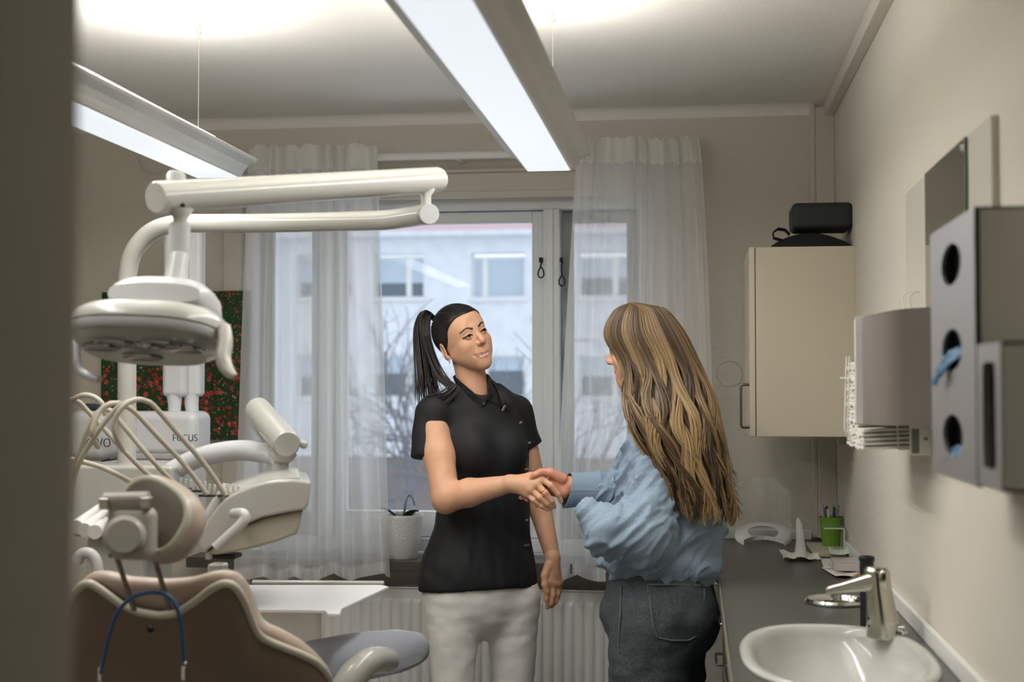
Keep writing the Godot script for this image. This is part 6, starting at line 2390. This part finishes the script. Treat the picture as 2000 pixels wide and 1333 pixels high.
	for q in [[945, 785, 1.45], [984, 798, 1.05], [1015, 827, 0.45], [1031, 866, 0.2], [1027, 917, 0.12], [1026, 1017, 0.1], [1028, 1066, 0.12]]:
		var dir := ray(q[0], q[1]).normalized()
		var p := f.hit(eye, dir, 3.9, 4.9)
		if p == Vector3.INF: continue
		var bb := Mb.new()
		bb.xf = Transform3D(Basis(Vector3.UP, 0.55) * Basis(Vector3(0, 0, 1), q[2]), p - dir * 0.002)
		bb.box(Vector3.ZERO, Vector3(0.021, 0.0075, 0.004), 0.0015)
		obj("stud", bb, sm, root)
	# closure seam
	var pts := []
	for q in [[948, 779], [966, 787], [984, 797], [1003, 812], [1016, 828], [1026, 848], [1031, 868], [1032, 900], [1029, 950], [1028, 1010], [1029, 1070], [1031, 1125]]:
		var p := f.hit(eye, ray(q[0], q[1]).normalized(), 3.9, 4.9)
		if p != Vector3.INF: pts.append(p)
	var sb := Mb.new()
	sb.tube(bez(pts, 50), 0.0016, 6)
	obj("closure_seam", sb, cloth, root)

	# ---- trousers
	var tw := mat("trousers_white", rgb8(236, 233, 228), 0.8)
	relief(tw, noise_tex(43, 0.3, Color.BLACK, Color.WHITE), 0.03, 12.0)
	f = Field.new(Vector3(floor_at.x - 0.30, 0.09, -4.75), Vector3(floor_at.x + 0.32, hip.y + 0.12, -4.18), 0.0095)
	f.cone(hip + Vector3(0, 0.07, 0), hip + Vector3(0, -0.02, 0), 0.165, 0.186, 0.03, fw, 0.66)
	var legs := [[px(884, 1168, 4.41), px(886, 1370, 4.40)], [px(1000, 1168, 4.51), px(1003, 1370, 4.53)]]
	for l in legs:
		var hp: Vector3 = l[0]
		var kn2: Vector3 = l[1]
		f.cone(hp, kn2, 0.094, 0.062, 0.022)
		f.cone(kn2, Vector3(kn2.x, 0.13, kn2.z - 0.02), 0.062, 0.046, 0.03)
	tm = Mb.new()
	f.mesh(tm, Transform3D(), 1, null, func(p: Vector3, n: Vector3) -> Vector3:
		return p + n * (0.002 * n2.get_noise_3d(p.x * 0.8, p.y * 1.2, p.z) + 0.0025 * n1.get_noise_3d(p.x, p.y * 4.0, p.z)))
	obj("trousers", tm, tw, root)
	# shoes
	for l in legs:
		var k: Vector3 = l[1]
		f = Field.new(Vector3(k.x - 0.12, -0.005, k.z - 0.12), Vector3(k.x + 0.2, 0.12, k.z + 0.24), 0.008)
		f.cone(Vector3(k.x, 0.045, k.z - 0.02), Vector3(k.x, 0.032, k.z) + fw * 0.15, 0.042, 0.038, 0.02)
		f.clip(Vector3(0, 0.003, 0), Vector3(0, -1, 0))
		var b := Mb.new()
		f.mesh(b)
		obj("shoe", b, M.plastic_white, root)

	# ---- hair: combed cap, tail and loose ends
	var hm := mat("hair_dark", Color.WHITE, 0.38)
	hm.vertex_color_use_as_albedo = true
	var dk := lin(26, 21, 20)
	var hair := Mb.new()
	hair.colored = true
	hair.col = lin(20, 17, 17)
	f = Field.new(Vector3(-0.095, -0.075, -0.12), Vector3(0.095, 0.14, 0.11), 0.0034)
	f.ell(Vector3(0, 0.034, -0.012), Vector3(0.0785, 0.090, 0.0985), 0.0)
	f.ell(Vector3(0, 0.05, 0.045), Vector3(0.056, 0.046, 0.046), 0.03)
	var skull := Field.new(Vector3(-0.095, -0.075, -0.12), Vector3(0.095, 0.14, 0.11), 0.0034)
	skull.d = f.d.duplicate()
	var line := [[-0.08, -0.06], [-0.045, -0.045], [-0.02, -0.022], [0.0, 0.012], [0.015, 0.026], [0.035, 0.034], [0.055, 0.050], [0.070, 0.064], [0.080, 0.082], [0.09, 0.12]]
	f.apply(func(p: Vector3) -> float: return (p.z - interp(line, p.y - 0.10 * absf(p.x) + 0.004)) * 0.75)
	hair.col = dk
	f.mesh(hair, ht, 2)
	var r := RandomNumberGenerator.new()
	r.seed = 19
	var tail := Vector3(-0.004, 0.082, -0.098)
	var cc := Vector3(0, 0.034, -0.012)
	var rr := Vector3(0.0795, 0.091, 0.0995)
	for k in 230:
		# from the hairline over the skull to the tie
		var yy := r.randf_range(-0.05, 0.088)
		var sgn := -1.0 if k % 2 else 1.0
		var zl := interp(line, yy) - 0.002
		var s: Vector3
		if yy > 0.068 or k % 5 == 0:
			var aa := r.randf_range(-1.0, 1.0)
			s = Vector3(sin(aa) * 0.05, 0.084 - 0.02 * aa * aa, 0.072 - 0.02 * aa * aa)
		else:
			var xx := sqrt(maxf(0.0, 1.0 - pow((yy - cc.y) / rr.y, 2.0) - pow((zl - cc.z) / rr.z, 2.0))) * rr.x
			s = Vector3(sgn * xx, yy, zl)
		var d0 := ((s - cc) / rr).normalized()
		var d1 := ((tail - cc) / rr).normalized()
		var ps := []
		for j in 9:
			var t := j / 8.0
			var dd := d0.slerp(d1, t) * rr
			var lo2 := 0.5
			var hi2 := 1.5
			for it in 11:
				var md := (lo2 + hi2) * 0.5
				if skull.at(cc + dd * md) < 0.0: lo2 = md
				else: hi2 = md
			ps.append(ht * (cc + dd * (lo2 * (0.996 + 0.014 * sin(PI * t)))))
		lock(hair, ps, r.randf_range(0.0011, 0.0019), dk * r.randf_range(0.7, 1.5), dk * r.randf_range(0.6, 1.2), 14, 4)
	var tie := ht * tail
	for k in 152:
		var a := r.randf() * TAU
		var rad := sqrt(r.randf())
		var du := cos(a) * rad
		var dz := sin(a) * rad
		var c1: Color = dk * r.randf_range(0.6, 1.5)
		var c2 := c1.lerp(lin(44, 33, 29), 0.5)
		var ps: Array
		if k < 125:
			var e := r.randf_range(760, 800)
			ps = [tie + Vector3(du, dz, 0) * 0.008, px(832 + du * 8, 612 + dz * 6, 4.49 + dz * 0.02), px(820 + du * 11, 640 + dz * 8, 4.49 + dz * 0.03), px(826 + du * 18, 690, 4.48 + dz * 0.035), px(832 + du * 22, 735, 4.46 + dz * 0.04), px(838 + du * 26 + r.randf_range(-5, 5), e, 4.42 + dz * 0.03)]
		else:
			ps = [tie + Vector3(du, dz, 0) * 0.008, px(836 + du * 8, 614, 4.48), px(832 + du * 9, 655, 4.44), px(846 + du * 10, 705, 4.40 + dz * 0.02), px(864 + du * 14, 742 + dz * 5, 4.36), px(884 + du * 14, 760 + dz * 9, 4.345), px(866 + du * 22, 776 + dz * 8, 4.335), px(846 + du * 26, 790 + dz * 22, 4.33)]
		lock(hair, ps, r.randf_range(0.0016, 0.0034), c1, c2, 22, 5)
	for k in 20:
		var g := r.randf_range(-1, 1)
		var e := r.randf_range(0.75, 1.0)
		lock(hair, [px(945, 732, 4.52), px(958 + g * 3, 742, 4.47), px(975 + g * 5, 758, 4.415), px(975 + (22 + g * 14) * e, 758 + 34 * e - g * 5, 4.385)], r.randf_range(0.0010, 0.0018), dk, lin(40, 29, 25), 14, 4)
	obj("hair", hair, hm, root)
	# tie, ear ring, finger ring
	var rb2 := Mb.new()
	var lp := []
	for k in 17: lp.append(ht * (tail + Vector3(cos(TAU * k / 16) * 0.013, sin(TAU * k / 16) * 0.010, -0.004 + sin(TAU * k / 16) * 0.008)))
	rb2.tube(lp, 0.004, 8, false)
	obj("hair_tie", rb2, M.black_cloth, root)
	var gold := mat("gold", rgb8(226, 190, 120), 0.2, 1.0)
	rb2 = Mb.new()
	rb2.ball(ht * Vector3(-0.079, -0.044, -0.002), Vector3.ONE * 0.0035, 10)
	rb2.ball(ht * Vector3(-0.0795, -0.051, -0.002), Vector3.ONE * 0.0028, 10)
	obj("ear_stud", rb2, gold, root)
	rb2 = Mb.new()
	lp = []
	var rc := px(1060, 958, 4.189)
	for k in 17: lp.append(rc + Vector3(0.0085, 0.0065, 0.0) * cos(TAU * k / 16) + Vector3(0.002, -0.002, 0.0105) * sin(TAU * k / 16))
	rb2.tube(lp, 0.0012, 8, false)
	obj("finger_ring", rb2, gold, root)


# ------------------------------------------------------------------ the blonde person in the denim shirt, seen from behind
func person_denim() -> void:
	var Z := 4.15
	var foot := px(1285, 1190, Z)
	var root := thing("person", "person with long wavy blonde hair in a denim shirt and jeans", "person", Vector3(foot.x, 0, foot.z))
	var fw := Vector3(sin(deg_to_rad(-105.0)), 0, cos(deg_to_rad(-105.0)))
	var sd := Vector3(fw.z, 0, -fw.x)                      # towards this person's left, the side near the eye
	var skin: StandardMaterial3D = M.skin
	var body := Mb.new()
	body.colored = true
	# ---- head, mostly under the hair
	var hb := Basis(Vector3.UP, deg_to_rad(9.5 - 112.0)) * Basis(Vector3.RIGHT, deg_to_rad(6.0))
	var ht := Transform3D(hb, px(1254, 684, 4.16))
	var hf := head_field(0.003)
	hf.mesh(body, ht, 1, face_paint)
	var nb := px(1280, 830, 4.2)
	var f := Field.new(nb - Vector3(0.16, 0.10, 0.16), nb + Vector3(0.16, 0.24, 0.16), 0.008)
	f.cone(ht * Vector3(0, -0.05, -0.015), nb, 0.05, 0.056, 0.01)
	f.ell(nb + Vector3(0, -0.05, 0), Vector3(0.06, 0.04, 0.08), 0.03)
	f.mesh(body, Transform3D(), 1, skin_paint)
	# ---- the hand in the handshake: thumb over the top, finger tips below
	var hz := 4.232
	var red := func(p: Vector3) -> Color: return lin(226, 158, 130) * (0.95 + 0.05 * sin(p.x * 150.0 + p.y * 120.0))
	f = Field.new(px(1003, 1010, hz + 0.07), px(1150, 905, hz - 0.075), 0.0027)
	f.cone(px(1148, 956, 4.278), px(1112, 949, hz + 0.010), 0.024, 0.0255, 0.006)
	f.cone(px(1112, 949, hz + 0.010), px(1082, 946, hz + 0.008), 0.0255, 0.026, 0.012)
	f.cone(px(1082, 946, hz + 0.008), px(1062, 952, hz + 0.012), 0.026, 0.020, 0.012)
	f.cone(px(1100, 962, hz), px(1080, 958, hz), 0.020, 0.018, 0.012)
	f.chain(pp([[1098, 936, hz - 0.010], [1076, 924, hz - 0.024], [1056, 923, hz - 0.034], [1044, 929, hz - 0.038], [1036, 937, hz - 0.036]]), [0.018, 0.0135, 0.0110, 0.0098, 0.0068], 0.006)
	for q in [[1018, 972, 1052, 956], [1029, 976, 1058, 962], [1041, 979, 1064, 968], [1049, 987, 1070, 975]]:
		f.chain(pp([[q[2], q[3], hz + 0.012], [(q[0] + q[2]) * 0.5, (q[1] + q[3]) * 0.5 + 3, hz + 0.008], [q[0], q[1], hz - 0.016]]), [0.0095, 0.0095, 0.0082], 0.003)
	f.mesh(body, Transform3D(), 1, red)
	var legs := [[px(1272, 1215, 4.08), px(1262, 1440, 4.08)], [px(1298, 1215, 4.25), px(1298, 1440, 4.27)]]
	trunk(body, [nb, px(1300, 930, 4.2), px(1303, 1040, 4.19), px(1288, 1170, 4.17)], [0.05, 0.085, 0.085, 0.1], [px(1290, 906, 4.08), px(1262, 900, 4.33)], legs)
	var arm := Field.new(px(1150, 990, 4.45), px(1290, 880, 4.20), 0.009)
	arm.chain([px(1262, 900, 4.33), px(1215, 965, 4.36), px(1148, 956, 4.278)], [0.04, 0.036, 0.026], 0.01)
	arm.mesh(body, Transform3D(), 1, skin_paint)
	obj("body", body, skin, root)

	# ---- denim shirt, blousing over the waist
	var den := mat("denim_light", rgb8(160, 178, 195), 0.82)
	den.albedo_texture = noise_tex(51, 0.06, Color(0.80, 0.83, 0.86), Color(1, 1, 1), 256, 5)
	relief(den, noise_tex(52, 0.35, Color.BLACK, Color.WHITE), 0.035, 9.0)
	f = Field.new(px(1090, 1165, 4.55), px(1440, 785, 3.78), 0.0072)
	f.cone(px(1296, 890, 4.2), px(1303, 940, 4.2), 0.11, 0.150, 0.03, Vector3(0, 0, 1), 1.1)
	f.cone(px(1303, 940, 4.2), px(1305, 1030, 4.19), 0.150, 0.165, 0.03)
	f.cone(px(1305, 1030, 4.19), px(1292, 1092, 4.18), 0.165, 0.162, 0.03)
	f.ell(px(1288, 1096, 4.18), Vector3(0.182, 0.062, 0.175), 0.03)
	# yoke over both shoulders
	var sn := px(1290, 906, 4.08)
	var sf := px(1262, 900, 4.33)
	f.cone(sn, sf, 0.066, 0.066, 0.05)
	f.cone(nb + Vector3(0, 0.0, 0), nb + Vector3(0, -0.05, 0), 0.06, 0.085, 0.03)
	# near arm: wide upper sleeve, bent forearm held across the front
	var en := px(1258, 1046, 3.99)
	f.cone(sn, en, 0.072, 0.084, 0.04)
	f.cone(en, px(1190, 1038, 3.98), 0.080, 0.076, 0.03)
	f.cone(px(1190, 1038, 3.98), px(1162, 1010, 4.0), 0.073, 0.052, 0.03)
	# far arm reaching out, with its buttoned cuff
	var ef := px(1215, 965, 4.36)
	f.cone(sf, ef, 0.07, 0.06, 0.04)
	f.cone(ef, px(1168, 958, 4.29), 0.058, 0.050, 0.03)
	var n1 := fnoise(71, 5.0, 2)
	var n2 := fnoise(72, 11.0, 3)
	var fold := func(p: Vector3, n: Vector3) -> Vector3:
		# creases slant from the shoulder down to the elbow; a second, finer set crosses them
		var q := Vector3(p.x * 0.75 - p.y * 0.65, (p.x * 0.65 + p.y * 0.75) * 0.22, p.z * 0.35)
		var w := q + Vector3(0.03, 0.03, 0.02) * n1.get_noise_3d(p.x * 0.7, p.y * 0.7, p.z * 0.7 + 4.0)
		var a := pow(1.0 - minf(1.0, absf(n1.get_noise_3dv(w * 2.1)) * 2.6), 1.6)
		var c := pow(1.0 - minf(1.0, absf(n2.get_noise_3dv(w * 1.9 + Vector3(3, 1, 2))) * 2.4), 1.5)
		return p + n * (0.015 * a + 0.006 * c - 0.008)
	var b := Mb.new()
	f.mesh(b, Transform3D(), 1, null, fold)
	obj("shirt", b, den, root)
	var shirt_f := f
	# cuff: an open band round the wrist
	var c0 := px(1107, 957, 4.245)
	var c1 := px(1168, 957, 4.285)
	var ax := (c1 - c0).normalized()
	var vv := Vector3.UP
	var ww := ax.cross(vv).normalized()
	vv = ww.cross(ax).normalized()
	var rows := []
	for j in 6:
		var t := j / 5.0
		var row := []
		for k in 25:
			var a := TAU * k / 24.0
			var r := 0.052 - 0.003 * sin(PI * t) + 0.002 * sin(a * 3.0 + t * 4.0)
			row.append(c0.lerp(c1, t) + vv * (sin(a) * r * 1.02) + ww * (cos(a) * r * 0.72) + ax * (0.01 * sin(a) * (1.0 - t)))
		rows.append(row)
	b = Mb.new()
	b.sheet(rows, 0.003)
	obj("cuff", b, den, root)
	# collar stand, just showing beside the hair
	rows = []
	for j in 3:
		var row := []
		for k in 21:
			var a := lerpf(-2.4, 2.4, k / 20.0)
			row.append(nb + Vector3(0, -0.01 + 0.028 * j, 0) - fw * (cos(a) * (0.066 + 0.006 * j)) + sd * (sin(a) * (0.07 + 0.004 * j)))
		rows.append(row)
	b = Mb.new()
	b.sheet(rows, 0.003)
	obj("collar", b, den, root)

	# ---- jeans
	var jn := mat("denim_dark", rgb8(92, 101, 106), 0.85)
	jn.albedo_texture = noise_tex(55, 0.035, Color(0.62, 0.62, 0.62), Color(1, 1, 1), 256, 5)
	relief(jn, noise_tex(56, 0.4, Color.BLACK, Color.WHITE), 0.03, 10.0)
	f = Field.new(Vector3(foot.x - 0.34, 0.05, foot.z - 0.34), Vector3(foot.x + 0.30, px(1285, 1110, Z).y, foot.z + 0.34), 0.0095)
	f.cone(px(1288, 1115, 4.18), px(1285, 1190, 4.17), 0.150, 0.172, 0.03)
	f.ell(px(1318, 1205, 4.15), Vector3(0.125, 0.11, 0.155), 0.06)
	for l in legs:
		var hp: Vector3 = l[0]
		var kn: Vector3 = l[1]
		f.cone(hp, kn, 0.128, 0.112, 0.03)
		f.cone(kn, Vector3(kn.x - 0.01, 0.07, kn.z), 0.112, 0.115, 0.03)
	f.clip(Vector3(0, 0.06, 0), Vector3(0, -1, 0))
	b = Mb.new()
	f.mesh(b, Transform3D(), 1, null, func(p: Vector3, n: Vector3) -> Vector3:
		return p + n * (0.008 * n1.get_noise_3d(p.x * 1.4, p.y * 2.2, p.z) + 0.005 * n2.get_noise_3d(p.x, p.y * 0.5, p.z)))
	obj("jeans", b, jn, root)
	var seam := mat("denim_seam", rgb8(98, 105, 108), 0.85)
	var track := func(list: Array, called: String, rad: float) -> void:
		var pts := []
		for k in list.size() - 1:
			for j in 8:
				var t := j / 8.0
				var d := ray(lerpf(list[k][0], list[k + 1][0], t), lerpf(list[k][1], list[k + 1][1], t)).normalized()
				var p := f.hit(eye, d, 3.6, 4.6)
				if p != Vector3.INF: pts.append(p - d * 0.004)
		if pts.size() < 3: return
		var bb := Mb.new()
		bb.tube(pts, rad, 6)
		obj(called, bb, seam, root)
	track.call([[1264, 1142], [1270, 1180], [1276, 1222], [1284, 1246], [1310, 1252], [1345, 1252], [1366, 1240], [1374, 1205], [1376, 1144]], "pocket_seam", 0.0028)
	track.call([[1264, 1143], [1320, 1143], [1376, 1145]], "pocket_hem", 0.0034)
	track.call([[1213, 1145], [1212, 1190], [1208, 1250], [1206, 1330]], "side_seam", 0.0028)
	for l in legs:
		var k: Vector3 = l[1]
		var g := Field.new(Vector3(k.x - 0.28, -0.005, k.z - 0.13), Vector3(k.x + 0.12, 0.12, k.z + 0.13), 0.009)
		g.cone(Vector3(k.x + 0.02, 0.045, k.z), Vector3(k.x, 0.034, k.z) + fw * 0.17, 0.045, 0.04, 0.02)
		g.clip(Vector3(0, 0.003, 0), Vector3(0, -1, 0))
		b = Mb.new()
		g.mesh(b)
		obj("shoe", b, M.plastic_white, root)

	# ---- hair: an envelope of rings read off the photograph, filled with locks
	# v, left edge, right edge, distance of the middle, half depth
	var env := [[590.0, 1236, 1266, 4.16, 0.03], [597.0, 1212, 1288, 4.16, 0.062], [612.0, 1196, 1308, 4.16, 0.085], [640.0, 1182, 1330, 4.155, 0.102], [664.0, 1182, 1344, 4.15, 0.108], [680.0, 1199, 1352, 4.15, 0.110], [720.0, 1210, 1370, 4.14, 0.112], [745.0, 1216, 1380, 4.13, 0.114], [762.0, 1212, 1386, 4.12, 0.118], [800.0, 1218, 1398, 4.09, 0.122], [850.0, 1232, 1408, 4.065, 0.125], [900.0, 1262, 1418, 4.06, 0.12], [950.0, 1294, 1428, 4.06, 0.115], [1000.0, 1304, 1436, 4.06, 0.10], [1020.0, 1310, 1434, 4.06, 0.095]]
	var pick := func(v: float) -> Array:
		for k in env.size() - 1:
			if v <= env[k + 1][0]:
				var t: float = clampf((v - env[k][0]) / (env[k + 1][0] - env[k][0]), 0.0, 1.0)
				var o := []
				for j in 5: o.append(lerpf(env[k][j], env[k + 1][j], t))
				return o
		return env[-1]
	# place on the envelope: a = 0 right, PI/2 nearest the eye, PI left
	var spot := func(v: float, a: float, s: float) -> Vector3:
		var e: Array = pick.call(v)
		var mid: float = (e[1] + e[2]) * 0.5
		var half: float = (e[2] - e[1]) * 0.5
		return px(mid + cos(a) * half * s, v, e[3] - sin(a) * e[4] * s)
	var hm := mat("hair_blonde", Color.WHITE, 0.45)
	hm.vertex_color_use_as_albedo = true
	var hair := Mb.new()
	hair.colored = true
	hair.col = lin(70, 54, 38)
	rows = []
	for k in 20:
		var v := lerpf(598, 985, pow(k / 19.0, 1.15))
		var ring := []
		for j in 36:
			var a := TAU * j / 36
			var s := 0.90
			# leave the face free
			if cos(a) < -0.55 and v > 660 and v < 760: s = 0.7
			ring.append(spot.call(v, a, s))
		rows.append(ring)
	hair.loft(rows)
	flip_if_inside(hair)
	var r := RandomNumberGenerator.new()
	r.seed = 33
	var dark := lin(66, 50, 36)
	var mids := lin(122, 96, 64)
	var gold := lin(196, 164, 116)
	var wn := fnoise(91, 1.0, 2)
	for k in 1400:
		var a := r.randf_range(-0.35, PI + 0.30)
		if k % 6 == 0: a = r.randf_range(PI, TAU)
		var s := r.randf_range(0.93, 1.03)
		var v1 := r.randf_range(955, 1022) - 40.0 * pow(maxf(0.0, cos(a) * -1.0), 2.0)
		var front := a > 2.55 and a < 3.9
		if front: v1 = r.randf_range(800, 930)
		var clump := floorf(a * 5.5)
		var ph := clump * 2.4 + a * 1.5 + r.randf_range(-0.35, 0.35)
		var amp := r.randf_range(0.4, 1.1)
		var tone := wn.get_noise_1d(clump * 3.7 + a * 1.3 + 10.0) * 1.5 + r.randf_range(-0.45, 0.45)
		if front: tone += 0.5
		var h0 := dark.lerp(mids, clampf(0.35 + tone * 0.5, 0.0, 1.0))
		var h1 := mids.lerp(gold, clampf(0.3 + tone, 0.0, 1.0)) if tone > -0.1 else dark.lerp(mids, clampf(0.65 + tone, 0.0, 1.0))
		h1 = h1 * r.randf_range(0.8, 1.1)
		var pts := [px(1236 + r.randf_range(-6, 8), 592 + r.randf_range(0, 3), 4.16 - 0.03 * sin(a))]
		var v := 602.0
		var j := 0
		while v < v1:
			var t := (v - 600.0) / 400.0
			# waves grow towards the ends; the front locks swing back behind the ear
			var wv := sin(ph + t * 13.0) * amp * 0.085 * smoothstep(0.12, 0.5, t)
			var aa := a + wv * 2.2
			if front: aa = lerpf(a, minf(a, 2.75), smoothstep(0.05, 0.35, t))
			var ss := s + 0.075 * sin(ph * 1.7 + t * 12.0) * smoothstep(0.15, 0.6, t)
			pts.append(spot.call(v, aa, ss))
			v += 22.0 if v < 650 else 34.0
			j += 1
		pts.append(spot.call(v1 + 8.0, a + 0.1 * r.randf_range(-1, 1), s * 0.98))
		lock(hair, pts, r.randf_range(0.0013, 0.0034), h0, h1, 26, 5)
	# a few flyaway ends on the right
	for k in 26:
		var v := r.randf_range(880, 985)
		var e: Array = pick.call(v)
		lock(hair, [spot.call(v - 90, 0.3, 0.98), spot.call(v - 40, 0.2, 1.0), px(e[2] + r.randf_range(2, 12), v + 10, 4.08), px(e[2] + r.randf_range(6, 26), v + r.randf_range(20, 40), 4.08)], 0.0012, mids, mids, 12, 4)
	obj("hair", hair, hm, root)
